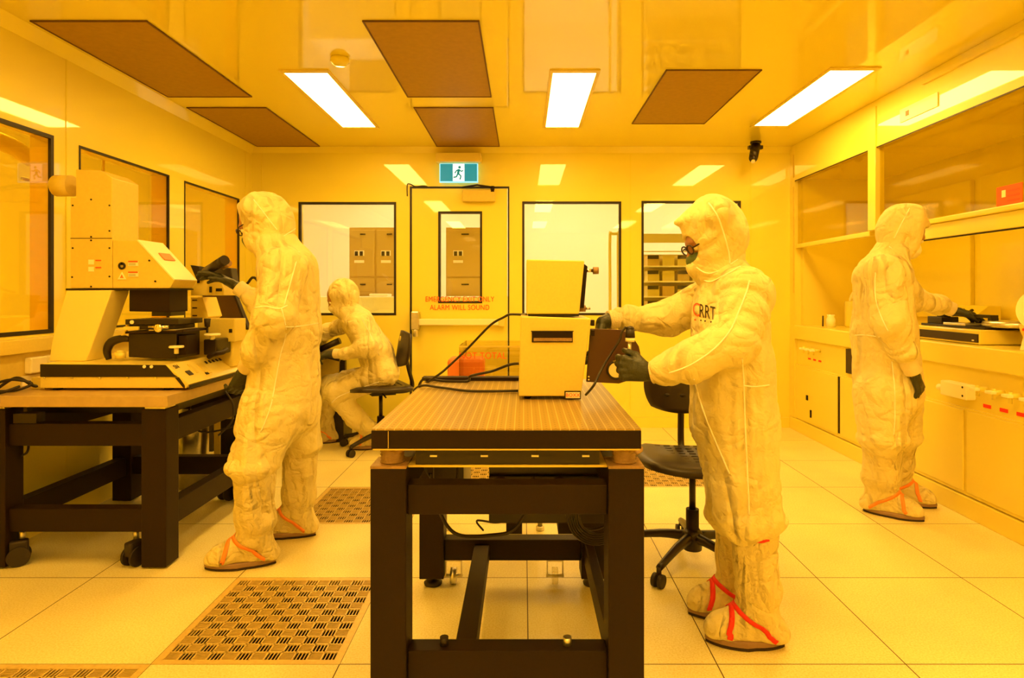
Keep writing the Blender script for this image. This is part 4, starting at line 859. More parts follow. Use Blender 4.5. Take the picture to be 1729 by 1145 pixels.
# ---------------------------------------------------------------- swivel chairs
def chair(x,y,rot,seat_z,label,has_hole=False,bk_=.22):
    sh_ = bk_-.22
    e = empty('swivel_chair',(0,0,0),label,'chair','black swivel lab chairs')
    st = MB()
    def pan(w2,d2,z,th,curve,n=12):
        vs=[]; 
        for k in (0,1):
            for i in range(n+1):
                for j in range(n+1):
                    u=-1+2*i/n; v=-1+2*j/n
                    uu=u*math.sqrt(1-v*v*.35)*1.0; vv=v*math.sqrt(1-u*u*.35)
                    vs.append((uu*w2*1.15, vv*d2*1.15, z+(th*(1-max(abs(u),abs(v))**6*.5) if k else -0)+curve*(abs(u)**2)-.25*curve*(v)))
        N=(n+1)**2; fs=[]
        for i in range(n):
            for j in range(n):
                a=i*(n+1)+j; b=a+1; c=a+n+2; d=a+n+1
                fs+= [(a,b,c,d),(N+a,N+d,N+c,N+b)]
        rim=[i*(n+1) for i in range(n+1)]+[n*(n+1)+j for j in range(1,n+1)]+[i*(n+1)+n for i in range(n-1,-1,-1)]+[j for j in range(n-1,0,-1)]
        for k in range(len(rim)):
            a=rim[k]; b=rim[(k+1)%len(rim)]; fs.append((a,b,b+N,a+N))
        return vs,fs
    vs,fs = pan(.22,.21,seat_z-.045,.045,.02); st.add(vs,fs,True); so_ = st.build('seat', M['chair'], e)
    pt = MB()
    for i in range(-3,4):
        for j in range(-3,4): pt.obox((i*.045,j*.045,seat_z+.0015),(1,0,0),(0,1,0),(0,0,1),.014,.006,.0012)
    pt.build('seat_texture', M['rubber'], so_)
    bk = MB(); vs,fs = pan(.155,.12,0,.03,.045); bk.add([(p[0],bk_+p[2]*.9+.25*p[1]*(has_hole),seat_z+.27+p[1]) for p in vs],fs,True); bo = bk.build('backrest', M['chair'], e)
    if has_hole: MB().cyl((0,bk_+.01,seat_z+.345),(0,bk_+.075,seat_z+.345),.020,n=20).build('grip_hole', M['cream'], bo)
    for i in (-1,0,1):
        for j in (-1,0,1): MB().ball((i*.07,.228+abs(i)*.006,seat_z+.27+j*.05),.016,.008,.010,12).build('dimple', M['rubber'], bo) if not has_hole else None
    MB().tube(spline([(0,.05,seat_z-.06),(0,.20,seat_z-.06),(0,.27+sh_*.3,seat_z-.02),(0,.275+sh_*.7,seat_z+.1),(0,.26+sh_,seat_z+.28)],5),.016,8).build('back_post', M['black'], e)
    MB().box(-.07,.07,-.08,.10,seat_z-.075,seat_z-.045).tube([(.05,0,seat_z-.06),(.19,0,seat_z-.07)],.006).build('mechanism', M['black'], e)
    MB().cyl((0,0,.10),(0,0,seat_z-.24),.028).build('gas_column', M['frame'], e)
    MB().cyl((0,0,seat_z-.24),(0,0,seat_z-.07),.014).build('piston', M['black'], e)
    MB().lathe([(0,.06),(.04,.06),(.045,.13),(.03,.15),(0,.15)]).build('hub', M['black'], e)
    for k in range(5):
        a = 2*math.pi*k/5+.3; cx_,cy_ = math.cos(a),math.sin(a)
        MB().tube(spline([(cx_*.03,cy_*.03,.115),(cx_*.14,cy_*.14,.108),(cx_*.30,cy_*.30,.075)],4),[.024-.010*i/8 for i in range(9)],8).build('star_arm', M['black'], e)
        c = MB().cyl((cx_*.30,cy_*.30,.05),(cx_*.30,cy_*.30,.08),.010)
        tx,ty = -cy_,cx_
        c.cyl((cx_*.305+tx*.022,cy_*.305+ty*.022,.027),(cx_*.305+tx*.006,cy_*.305+ty*.006,.027),.027).cyl((cx_*.305-tx*.022,cy_*.305-ty*.022,.027),(cx_*.305-tx*.006,cy_*.305-ty*.006,.027),.027).build('caster_wheel', M['rubber'], e)
    e.location = (x,y,0); e.rotation_euler.z = rot
    return e
c1 = chair(.74,2.72,math.radians(-4),.475,'empty black swivel chair between the optical table and the right front worker')
c2 = chair(WX(643,4.72),4.72,math.radians(-66),.485,'black swivel chair carrying the seated worker, with a grip hole in its backrest',True,.135)
# ---------------------------------------------------------------- people: bodies and clothes grown from smooth distance fields
def V3(p): return np.array([p[0],p[1],p[2]], float)
def cone(a, b, ra, rb, flat=None, fs=1.): return ('c', V3(a), V3(b), ra, rb, flat if flat is None else V3(flat)/np.linalg.norm(V3(flat)), fs)
def ell(c, rx, ry, rz, rot=None):
    return ('e', V3(c), np.array([rx,ry,rz]), np.array(rot.to_matrix()) if rot is not None else np.eye(3))
def d_prim(P, p):
    if p[0] == 'c':
        _, a, b, ra, rb, fl, fs = p; ab = b-a; L2 = ab@ab
        q = P-a; t = np.clip((q@ab)/L2, 0, 1); q = q-t[...,None]*ab
        if fl is not None: q = q+(q@fl)[...,None]*fl*(1/fs-1)
        return np.sqrt((q*q).sum(-1))-(ra+(rb-ra)*t)
    _, c, r, R_ = p; q = (P-c)@R_; k0 = np.sqrt(((q/r)**2).sum(-1)); k1 = np.sqrt(((q/r**2)**2).sum(-1))+1e-9
    return k0*(k0-1)/k1
def bbox(p, m):
    if p[0] == 'c': r = max(p[3],p[4])*max(1,p[6])+m; return np.minimum(p[1],p[2])-r, np.maximum(p[1],p[2])+r
    r = p[2].max()+m; return p[1]-r, p[1]+r
def field(prims, carve, h, k, cut=None):
    lo = np.min([bbox(p,h*3)[0] for p in prims],0); hi = np.max([bbox(p,h*3)[1] for p in prims],0)
    n = np.ceil((hi-lo)/h).astype(int)+1
    F_ = np.full(n, .2)
    ax = [lo[i]+h*np.arange(n[i]) for i in range(3)]
    def region(p, m):
        a, b = bbox(p, m); i0 = np.clip(np.floor((a-lo)/h).astype(int),0,n-1); i1 = np.clip(np.ceil((b-lo)/h).astype(int)+1,1,n)
        sl = tuple(slice(i0[i],i1[i]) for i in range(3))
        G = np.stack(np.meshgrid(*[ax[i][sl[i]] for i in range(3)], indexing='ij'),-1); return sl, G
    for p in prims:
        sl, G = region(p, k+3*h); d = d_prim(G, p); a = F_[sl]
        hh = np.clip(.5+.5*(a-d)/k, 0, 1); F_[sl] = a*(1-hh)+d*hh-k*hh*(1-hh)
    for p in (carve or []):
        sl, G = region(p, .03); d = -d_prim(G, p); F_[sl] = np.maximum(F_[sl], d)
    if cut:
        G = np.stack(np.meshgrid(*ax, indexing='ij'),-1)
        for (c, nrm) in cut: F_ = np.maximum(F_, (G-V3(c))@V3(nrm))
    return F_, lo
def nets(F_, lo, h):
    n = np.array(F_.shape); ins = F_ < 0
    c = np.zeros(n-1, int)
    offs = [(i,j,k) for i in (0,1) for j in (0,1) for k in (0,1)]
    for o in offs: c += ins[o[0]:n[0]-1+o[0], o[1]:n[1]-1+o[1], o[2]:n[2]-1+o[2]]
    act = (c > 0) & (c < 8); idx = -np.ones(n-1, int); cells = np.argwhere(act); idx[act] = np.arange(len(cells))
    acc = np.zeros((len(cells),3)); cnt = np.zeros(len(cells))
    for a in offs:
        for d in range(3):
            if a[d] == 0:
                b = list(a); b[d] = 1; b = tuple(b)
                fa = F_[cells[:,0]+a[0],cells[:,1]+a[1],cells[:,2]+a[2]]; fb = F_[cells[:,0]+b[0],cells[:,1]+b[1],cells[:,2]+b[2]]
                m = (fa < 0) != (fb < 0); t = np.where(m, fa/(fa-fb+1e-12), 0)
                q = np.array(a,float)[None]+t[:,None]*(np.array(b)-np.array(a))[None]
                acc[m] += q[m]; cnt[m] += 1
    v = (cells+acc/cnt[:,None])*h+lo
    quads = []
    for d in range(3):
        e1, e2 = [(1,2),(2,0),(0,1)][d]
        sl0 = [slice(1,n[i]-1) for i in range(3)]; sl1 = list(sl0)
        sl0[d] = slice(0,n[d]-1); sl1[d] = slice(1,n[d])
        A = ins[tuple(sl0)]; B = ins[tuple(sl1)]; st = np.array([0 if i==d else 1 for i in range(3)])
        for flip, m in ((False, A & ~B), (True, ~A & B)):
            g = np.argwhere(m)+st
            if not len(g): continue
            def I(s1, s2):
                h_ = g.copy(); h_[:,e1] += s1; h_[:,e2] += s2; return idx[h_[:,0],h_[:,1],h_[:,2]]
            q = np.stack([I(-1,-1),I(0,-1),I(0,0),I(-1,0)],1)
            quads.append(q[:,::-1] if flip else q)
    q = np.concatenate(quads); q = q[(q >= 0).all(1)]
    return v, q
def hash3(i, j, k, s):
    x = (i*374761393+j*668265263+k*2147483647+s*974634777) & 0xffffffff
    x = ((x ^ (x >> 13))*1274126177) & 0xffffffff; return ((x ^ (x >> 16)) & 0xffff)/65535.*2-1
def vnoise(P, s=0):
    i = np.floor(P).astype(np.int64); f = P-i; u = f*f*(3-2*f); r = 0
    for a in (0,1):
        for b in (0,1):
            for c in (0,1):
                w_ = (u[:,0] if a else 1-u[:,0])*(u[:,1] if b else 1-u[:,1])*(u[:,2] if c else 1-u[:,2]); r = r+w_*hash3(i[:,0]+a,i[:,1]+b,i[:,2]+c,s)
    return r
def sdf_obj(name, prims, m, parent, h=.009, k=.04, carve=None, wr=0., seed=0, cut=None, smooth=1, fa=11., fb=4.):
    F_, lo = field(prims, carve, h, k, cut); v, q = nets(F_, lo, h)
    me = bpy.data.meshes.new(name); off = V3(parent.location) if parent else np.zeros(3)
    me.from_pydata((v-off).tolist(), [], q.tolist()); me.update()
    bm = bmesh.new(); bm.from_mesh(me); bmesh.ops.recalc_face_normals(bm, faces=bm.faces)
    # keep only the largest island
    for _ in range(smooth): bmesh.ops.smooth_vert(bm, verts=bm.verts, factor=.5, use_axis_x=True, use_axis_y=True, use_axis_z=True)
    bm.to_mesh(me); bm.free()
    if wr:
        N_ = len(me.vertices); co = np.empty(N_*3); me.vertices.foreach_get('co', co); co = co.reshape(-1,3)
        no = np.array([tuple(x.vector) for x in me.vertex_normals]); P = co+off
        cs = [p for p in prims if p[0]=='c' and np.linalg.norm(p[2]-p[1]) > .07] or [p for p in prims if p[0]=='c']
        W_ = np.zeros(N_); D = np.zeros(N_)
        for ci, p in enumerate(cs):
            d = np.abs(d_prim(P, p)); wt = np.exp(-np.clip(d,0,1)/.018)+1e-9
            L = np.linalg.norm(p[2]-p[1]); ax_ = (p[2]-p[1])/L; q_ = P-p[1]; t = q_@ax_; rad = q_-t[:,None]*ax_
            # folds: ridges that run across the limb with a diagonal drift, denser near the ends
            s_ = t+.35*rad[:,0]+.30*rad[:,2]
            warp = .5*vnoise(P*7+ci*3.1, seed+5)
            big_ = .5*(p[3]+p[4]) > .098     # loose body panels hang in long folds, sleeves crease across
            u1, u2 = (fb*.9, fa*.95) if big_ else (fa, fb)
            n1 = vnoise(np.stack([s_*u1+warp, rad[:,0]*u2+ci*7.3+warp, rad[:,1]*u2+rad[:,2]*u2*.7],1), seed)
            n2 = vnoise(np.stack([s_*fa*2.3+warp*2, rad[:,0]*fb*2.1+ci*5.7, rad[:,1]*fb*2.1],1), seed+1)
            r1 = .6-1.6*np.clip(1-np.abs(n1)*3.2,0,1)**1.5; r2 = .5-1.3*np.clip(1-np.abs(n2)*3.0,0,1)**1.5
            D += wt*(.8*r1+.45*r2); W_ += wt
        D = D/W_; big = vnoise(P*5.5, seed+9)*.5
        amp = wr*(.75+.5*vnoise(P*4+9, seed+3))
        co = co+no*(amp*(D*.8+big))[:,None]
        me.vertices.foreach_set('co', co.ravel())
        bm = bmesh.new(); bm.from_mesh(me); bmesh.ops.smooth_vert(bm, verts=bm.verts, factor=.15, use_axis_x=True, use_axis_y=True, use_axis_z=True); bm.to_mesh(me); bm.free()
    me.polygons.foreach_set('use_smooth', [True]*len(me.polygons)); me.materials.append(m); me.update()
    o = bpy.data.objects.new(name, me); COL.objects.link(o)
    if parent: o.parent = parent
    return o
def bvh(o):
    off = o.parent.location if o.parent else Vector((0,0,0))
    return BVHTree.FromPolygons([v.co+off for v in o.data.vertices], [tuple(p.vertices) for p in o.data.polygons])
def snap_line(pts, tree, lift=.001, n=8):
    out = []
    for p in spline(pts, n):
        q, nrm, _, _ = tree.find_nearest(p); out.append(q+nrm*lift)
    # light smoothing
    for _ in range(2): out = [out[0]]+[(out[i-1]+out[i]*2+out[i+1])/4 for i in range(1,len(out)-1)]+[out[-1]]
    return out
def seam(name, pts, tree, parent, r=.0032, m='seam'): return MB().tube(snap_line(pts, tree), r, 6).build(name, M[m], parent)
def ribbon(name, pts, tree, parent, wdt, m, th=.0012, lift=.002):
    """flat band lying on a surface"""
    line = []
    for p in spline(pts, 8):
        q, nrm, _, _ = tree.find_nearest(p); line.append((q+nrm*lift, nrm))
    vs = []; n_ = len(line)
    for i,(q,nrm) in enumerate(line):
        t = (line[min(i+1,n_-1)][0]-line[max(i-1,0)][0]).normalized(); sd = t.cross(nrm).normalized()
        for a,b in ((-1,0),(1,0),(1,1),(-1,1)): vs.append(q+sd*a*wdt/2+nrm*b*th)
    fs = [tuple(4*i+j for j in range(4)) for i in (0,n_-1)]
    for i in range(n_-1):
        for j in range(4): fs.append((4*i+j,4*i+(j+1)%4,4*i+4+(j+1)%4,4*i+4+j))
    return MB().add(vs, fs, True).build(name, M[m], parent)

def hand(parent, wrist, d, pn, thumb_side, curls=(.35,.4,.45,.5), spread=.12, thumb=(.5,.3), scale=1., name='glove', m='glove', wrist_back=None):
    """five-finger gloved hand: d fingers direction, pn the way the palm faces, thumb_side unit vector toward the thumb"""
    w_ = V3(wrist); d = V3(d)/np.linalg.norm(d); pn = V3(pn); pn = pn-d*(pn@d); pn /= np.linalg.norm(pn)
    s_ = np.cross(d, pn); s_ = s_ if s_@V3(thumb_side) > 0 else -s_
    P = []; k = scale
    wb = w_-d*.045*k if wrist_back is None else V3(wrist_back)
    P.append(cone(wb, w_, .034*k, .028*k, pn, .82)); P.append(cone(w_, w_+d*.05*k, .028*k, .026*k, pn, .8))
    offs = [.030,.010,-.011,-.030]; lens = [(.042,.026,.020),(.046,.029,.021),(.043,.027,.021),(.034,.021,.018)]
    kn = [.088,.092,.088,.080]
    for i in range(4):
        base = w_+d*kn[i]*k+s_*offs[i]*k
        P.append(cone(w_+d*.02*k+s_*offs[i]*.55*k, base, .019*k, .0145*k))
        a = spread*(1.5-i)/1.5; dirn = d*math.cos(a)+s_*math.sin(a); c = base; ang = 0
        for j, L in enumerate(lens[i]):
            ang += curls[i]*(1.,1.15,.8)[j]; dd = dirn*math.cos(ang)+pn*math.sin(ang); e = c+dd*L*k
            P.append(cone(c, e, (.0115-.0012*j)*k, (.0105-.0012*j)*k)); c = e
    t0 = w_+d*.022*k+s_*.020*k; a1 = .75; dd = d*math.cos(a1)+s_*math.sin(a1)+pn*thumb[0]; dd /= np.linalg.norm(dd)
    t1 = t0+dd*.045*k; P.append(cone(t0, t1, .0185*k, .0135*k))
    dd2 = d*math.cos(.35)+s_*math.sin(.35)*(1-thumb[1])+pn*(thumb[0]+thumb[1]); dd2 /= np.linalg.norm(dd2); t2 = t1+dd2*.032*k; P.append(cone(t1, t2, .0130*k, .0115*k))
    t3 = t2+(dd2+pn*thumb[1]*.5)*.022*k; P.append(cone(t2, t3, .0115*k, .0095*k))
    return sdf_obj(name, P, M[m], parent, h=.0034*k, k=.006, wr=.0010, seed=3, smooth=1, fa=50, fb=20)

def boot(parent, ankle, knee, toe_dir, length=.27, rk=.075, ra=.055, strap='orange', seed=0, foot_lift=0., bunch=True):
    """fabric overboot from the knee down with a dark sole and two ribbon straps"""
    a = V3(ankle); kn = V3(knee); t = V3((toe_dir[0],toe_dir[1],0)); t /= np.linalg.norm(t); sd = np.array([-t[1],t[0],0]); up = np.array([0,0,1.])
    heel = a-t*.055; heel[2] = .045+foot_lift
    ball_ = a+t*(length*.50); ball_[2] = .048+foot_lift; toe = a+t*(length-.10); toe[2] = .040+foot_lift
    sh = kn-a; sh /= np.linalg.norm(sh)
    P = [cone(kn, a+sh*.12, rk, ra*1.12), cone(a+sh*.12, a+up*.02, ra*1.10, ra*.95), cone(heel, ball_, .043, .044), cone(ball_, toe, .044, .030), cone(a+up*.03, ball_, .052, .036), cone(a-t*.01+up*.02, heel, .05, .042)]
    if bunch: P += [ell(a+up*.085-t*.012, ra*1.12, ra*1.12, .045)]
    b = sdf_obj('overboot', P, M['bootf'], parent, h=.007, k=.03, wr=.008, seed=seed, cut=[((0,0,.026+foot_lift),(0,0,-1))], fa=9, fb=6)
    # sole outline
    pts = []
    for i in range(28):
        ang = 2*math.pi*i/28; c, s_ = math.cos(ang), math.sin(ang)
        L = length/2+.012; x = L*c; wdt = (.050 if c > 0 else .043)*(1-.25*abs(c)**3)
        p = a+t*(x+length/2-.078)+sd*wdt*1.06*s_*(1-abs(c)**6*.3); pts.append((p[0],p[1]))
    MB().prism(pts, .008+foot_lift, .030+foot_lift, 'z').build('sole', M['sole'], b if False else parent, .006)
    MB().prism([( (p[0]-a[0])*.985+a[0], (p[1]-a[1])*.985+a[1]) for p in pts], .0005+foot_lift, .008+foot_lift, 'z').build('sole_edge', M['solebot'], parent)
    tr = bvh(b)
    def Q(f, s_, z): return Vector(tuple(a+t*f+sd*s_+up*(z-a[2]+foot_lift)))
    top = .145
    ribbon('strap', [Q(length*.42,-.09,.03),Q(length*.40,-.07,.07),Q(length*.36,0,.13),Q(length*.40,.07,.07),Q(length*.42,.09,.03)], tr, parent, .018, strap)
    ribbon('strap', [Q(-.05,-.10,.03),Q(.0,-.09,.07),Q(.06,-.05,.12),Q(.085,0,.14),Q(.06,.05,.12),Q(0,.09,.07),Q(-.05,.10,.03)], tr, parent, .016, strap)
    return b

def rotdir(f, yaw): return Vector((f[0]*math.cos(yaw)-f[1]*math.sin(yaw), f[0]*math.sin(yaw)+f[1]*math.cos(yaw), 0))
def head(parent, c, fwd, up, s=1., mask='mask', glasses=True, goggles=False):
    """skin head with brow, nose, lips, chin and ears; fwd and up give its tilt"""
    f = V3(fwd)/np.linalg.norm(V3(fwd)); u = V3(up); u = u-f*(u@f); u /= np.linalg.norm(u); r = np.cross(f,u); c = V3(c)
    def Q(a,b,d): return c+f*a*s+r*b*s+u*d*s
    R_ = Matrix((tuple(f),tuple(r),tuple(u))).transposed().to_quaternion()
    P = [ell(Q(-.008,0,.028),.092*s,.072*s,.085*s,R_), ell(Q(.020,0,-.030),.066*s,.056*s,.082*s,R_), cone(Q(.055,0,-.088),Q(.045,0,-.08),.022*s,.025*s),
         cone(Q(.088,0,.008),Q(.106,0,-.028),.008*s,.013*s), cone(Q(.078,-.030,.022),Q(.078,.030,.022),.012*s,.012*s), cone(Q(.082,-.018,-.058),Q(.082,.018,-.058),.008*s,.008*s),
         ell(Q(-.005,.072,-.01),.018*s,.008*s,.030*s,R_), ell(Q(-.005,-.072,-.01),.018*s,.008*s,.030*s,R_),
         cone(Q(-.01,0,-.06),Q(.0,0,-.12),.045*s,.042*s)]
    hb = sdf_obj('body', P, M['skin'], parent, h=.006, k=.018, carve=[ell(Q(.094,.030,.002),.014*s,.014*s,.010*s,R_), ell(Q(.094,-.030,.002),.014*s,.014*s,.010*s,R_)])
    for sg in (-1,1):
        e = Q(.076,.030*sg,.002); MB().ball(tuple(e),.0115*s).build('eye', M['white'], parent)
        e2 = Q(.0855,.030*sg,.001); MB().ball(tuple(e2),.004*s).build('iris', M['inkd'], parent)
    Pm = [ell(Q(.045,0,-.055),.066*s,.062*s,.052*s,R_), cone(Q(.10,0,-.035),Q(.085,0,-.07),.022*s,.024*s)]
    sdf_obj('face_mask', Pm, M[mask], parent, h=.006, k=.02, wr=.002, fa=30, fb=20)
    if glasses:
        g = MB()
        for sg in (-1,1):
            cc = [Q(.099+.003*math.cos(t), .031*sg+.023*math.cos(t), .004+.016*math.sin(t)) for t in [2*math.pi*i/20 for i in range(20)]]
            g.tube([tuple(p) for p in cc], .0028*s, 6, True)
            g.tube([tuple(Q(.096,.054*sg,.008)),tuple(Q(.06,.074*sg,.012)),tuple(Q(0,.076*sg,.010))], .0028*s, 6)
        g.tube([tuple(Q(.101,-.009,.006)),tuple(Q(.104,0,.008)),tuple(Q(.101,.009,.006))],.0028*s,6)
        g.build('glasses', M['inkd'], parent)
    return Q
CAMP = Vector((0,0,CAMZ))
def ray_pts(px, tree, lift=.001, n=7):
    """points of a line drawn on a garment's surface"""
    out = []
    for p in spline([(a,b,0) for a,b in px], n):
        d = (W(p.x,p.y,1.)-CAMP).normalized(); h_ = tree.ray_cast(CAMP, d, 12)
        if h_[0] is not None: out.append(h_[0]+h_[1]*lift)
    if len(out) > 4:
        med = sorted(q.y for q in out)[len(out)//2]; out = [q for q in out if abs(q.y-med) < .16]
        for _ in range(2): out = [out[0]]+[(out[i-1]+out[i]*2+out[i+1])/4 for i in range(1,len(out)-1)]+[out[-1]]
    return out
def pseam(px, tree, parent, r=.0026, m='seam'):
    p = ray_pts(px, tree)
    if len(p) > 3: return MB().tube(p, r, 6).build('seam', M[m], parent)
def knit(parent, a, b, r):
    a = V3(a); b = V3(b); L = np.linalg.norm(b-a); n_ = 9
    pts = [tuple(a+(b-a)*i/(2*n_)) for i in range(2*n_+1)]; rr = [r*(1+.035*(i%2)) for i in range(2*n_+1)]
    return MB().tube(pts, rr, 20).build('cuff', M['knit'], parent)
def person(x, y, label): return empty('person', (x,y,0), label, 'person')
GRP = None

# ---- worker at the optical table
A_ = person(.74, 2.15, 'person in white coverall and red ribboned overboots, both gloved hands at the instrument box')
YA = 2.15
head(A_, W(1205,404,YA), (-.90,-.03,-.43), (-.43,0,.9), 1.0)
hp = [ell(W(1206,392,YA),.106,.108,.118), cone(W(1196,364,YA),W(1142,376,YA),.062,.006,(0,1,0),2.2), cone(W(1200,432,YA),W(1222,468,YA),.070,.090), ell(W(1228,405,YA),.060,.085,.085), cone(W(1176,452,YA),W(1205,455,YA),.028,.06)]
hoodA = sdf_obj('hood', hp, M['suit'], A_, h=.006, k=.035, carve=[ell(W(1152,422,YA),.060,.074,.046, Euler((0,math.radians(35),0)).to_quaternion())], wr=.0075, seed=11, fa=16, fb=8)
cp_ = [cone(W(1224,474,YA),W(1232,505,YA),.086,.11,(0,1,0),1.15), cone(W(1255,500,2.04),W(1222,498,2.28),.082,.080), 
 cone(W(1233,525,YA),W(1233,620,YA),.122,.130,(0,1,0),1.32), cone(W(1233,620,YA),W(1236,715,YA),.132,.140,(0,1,0),1.3),
 cone(W(1250,715,2.07),W(1262,866,2.05),.118,.100), cone(W(1226,715,2.24),W(1236,864,2.25),.110,.090),
 ell(W(1269,872,2.06),.112,.104,.034), ell(W(1238,868,2.26),.100,.095,.032),
 cone(W(1260,500,2.02),W(1240,572,1.96),.084,.072), cone(W(1240,572,1.96),W(1165,612,1.96),.072,.062), cone(W(1165,612,1.96),W(1118,625,1.98),.062,.044), ell(W(1131,622,1.975),.030,.048,.050), ell(W(1240,578,1.955),.068,.055,.055),
 cone(W(1208,500,2.29),W(1128,538,2.37),.080,.064), cone(W(1128,538,2.37),W(1052,537,2.36),.064,.046), ell(W(1062,537,2.36),.030,.048,.050)]
suitA = sdf_obj('coverall', cp_, M['suit'], A_, h=.0075, k=.03, wr=.012, seed=2, fa=12, fb=4)
knit(A_, W(1126,625,1.98), W(1100,629,2.0), .036); knit(A_, W(1056,537,2.36), W(1027,541,2.345), .036)
hand(A_, W(1096,629,2.0), (-1,.22,.16), (0.1,1,-.1), (0,0,1), curls=(.95,1.15,1.25,1.3), thumb=(.35,.3), scale=.95, wrist_back=W(1110,628,1.995))
hand(A_, W(1016,546,2.335), (-.20,-.1,-1), (-1,0,.05), (0,-1,0), curls=(.25,.3,.3,.35), thumb=(.1,.2), scale=.95, wrist_back=W(1032,540,2.345))
boot(A_, (.785,2.085,.10), W(1272,872,2.06), (-1,.13), .238, .078, .060, 'red', 1)
boot(A_, (.775,2.275,.10), W(1242,870,2.26), (-1,.05), .238, .072, .058, 'red', 2)
tA = bvh(suitA); tH = bvh(hoodA)
pseam([(1197,343),(1212,365),(1222,395),(1230,425),(1232,445)], tH, A_)
pseam([(1176,452),(1195,462),(1220,455),(1245,438)], tH, A_)
pseam([(1183,470),(1200,476),(1228,463),(1250,450)], tA, A_)
pseam([(1266,474),(1258,500),(1246,530),(1232,560),(1205,590),(1165,617),(1130,630)], tA, A_)
pseam([(1253,605),(1256,650),(1258,720),(1262,800),(1265,870)], tA, A_)
pseam([(1255,651),(1275,653),(1298,650)], tA, A_)
pseam([(1172,640),(1190,700),(1215,760),(1232,800)], tA, A_)
def garment_text(txt, px, py, hpx, m, tree, parent, Y, sx=.75):
    """print lying on the fabric"""
    c = bpy.data.curves.new('print','FONT'); c.body = txt; c.size = hpx*Y/F*1.35; c.align_x = 'CENTER'; c.align_y = 'CENTER'
    t = bpy.data.objects.new('print', c); COL.objects.link(t); dg = bpy.context.evaluated_depsgraph_get(); me = bpy.data.meshes.new_from_object(t.evaluated_get(dg)); bpy.data.objects.remove(t)
    ctr = W(px,py,Y)
    for v in me.vertices:
        p = Vector((ctr.x+v.co.x*sx, Y, ctr.z+v.co.y-.10*v.co.x)); d = (p-CAMP).normalized(); h_ = tree.ray_cast(CAMP, d, 12)
        q = h_[0]-d*.003 if h_[0] is not None else p
        v.co = q-parent.location
    me.materials.clear(); me.materials.append(m); o = bpy.data.objects.new('print', me); COL.objects.link(o); o.parent = parent; return o
garment_text('C', 1176, 524, 24, M['ink'], tA, A_, YA, .6); garment_text('RRT', 1194, 528, 24, M['inkd'], tA, A_, YA, .48)
for (px,py,mm) in ((1174,540,'ink'),(1184,541,'inkd'),(1191,542,'inkd'),(1201,544,'inkd')):
    p = ray_pts([(px,py),(px+.5,py),(px+1,py)], tA, .001, 2)
    if p: MB().ball(tuple(p[0]), .0028).build('print_dot', M[mm], A_)
p = ray_pts([(1272,912),(1285,913),(1298,910)], bvh([o for o in A_.children if o.name.startswith('overboot')][0]), .002, 6)
if len(p) > 3: ribbon('strap', [p[0],p[len(p)//2],p[-1]], bvh([o for o in A_.children if o.name.startswith('overboot')][0]), A_, .014, 'red')

# ---- worker at the mask aligner
B__ = person(-1.1, 2.86, 'person in white hooded coverall standing at the mask aligner beside the left table')
YB_ = 2.86
head(B__, W(440,377,YB_), (-.86,.18,-.45), (-.45,0,.88), 1.0)
hp = [ell(W(450,366,YB_),.108,.105,.112), cone(W(432,352,YB_),W(409,350,YB_),.066,.020,(0,1,0),1.9), cone(W(440,402,YB_),W(466,420,YB_),.072,.095), ell(W(472,382,YB_),.062,.085,.080)]
hoodB = sdf_obj('hood', hp, M['suit'], B__, h=.0075, k=.04, carve=[ell(W(404,386,YB_),.056,.075,.050, Euler((0,math.radians(25),0)).to_quaternion())], wr=.007, seed=21, fa=14, fb=7)
cp_ = [cone(W(470,420,YB_),W(482,450,YB_),.095,.115,(0,1,0),1.15), cone(W(482,455,2.72),W(494,455,3.0),.085,.085),
 cone(W(488,460,YB_),W(488,560,YB_),.128,.132,(0,1,0),1.28), cone(W(486,560,YB_),W(474,690,YB_),.138,.160,(0,1,0),1.15),
 cone(W(460,690,2.77),W(428,785,2.69),.135,.096), cone(W(494,690,2.94),W(508,748,2.99),.125,.092),
 ell(W(426,788,2.68),.100,.098,.034), ell(W(509,750,3.0),.090,.088,.030),
 cone(W(480,455,2.70),W(462,535,2.63),.088,.080), cone(W(462,535,2.63),W(436,588,2.68),.078,.056), cone(W(436,588,2.68),W(428,604,2.71),.056,.048), ell(W(434,592,2.68),.050,.05,.035), ell(W(464,538,2.62),.07,.06,.06),
 cone(W(472,462,3.0),W(448,526,3.06),.078,.062), cone(W(448,526,3.06),W(424,500,3.06),.060,.046)]
suitB = sdf_obj('coverall', cp_, M['suit'], B__, h=.0085, k=.035, wr=.013, seed=4, fa=10, fb=3.5)
knit(B__, W(430,600,2.71), W(416,621,2.78), .038); knit(B__, W(427,503,3.06), W(402,485,3.06), .037)
hand(B__, W(413,625,2.79), (-.42,.22,-.9), (-.6,.5,-.1), (.4,1,0), curls=(.45,.5,.5,.55), spread=.03, thumb=(.15,.2), wrist_back=W(423,611,2.745))
hand(B__, W(399,483,3.06), (-1,-.05,.52), (-.2,-.35,-1), (0,-1,.1), curls=(.20,.25,.3,.35), thumb=(.25,.15), wrist_back=W(412,492,3.06))
boot(B__, (-1.168,2.695,.105), W(430,795,2.69), (-1,-.20), .27, .088, .068, 'orange', 5)
boot(B__, (-1.10,3.02,.105), W(508,757,3.0), (-1,-.03), .27, .082, .066, 'orange', 6)
tB = bvh(suitB); tH = bvh(hoodB)
pseam([(428,337),(440,352),(455,372),(468,388)], tH, B__)
pseam([(436,412),(450,414),(480,398),(500,385)], tH, B__)
pseam([(508,412),(498,450),(487,490),(480,515)], tB, B__); pseam([(475,520),(483,560),(473,600),(466,640),(456,690),(440,730)], tB, B__)
pseam([(482,552),(505,551),(537,546)], tB, B__); pseam([(430,520),(450,518),(470,522),(485,516)], tB, B__)

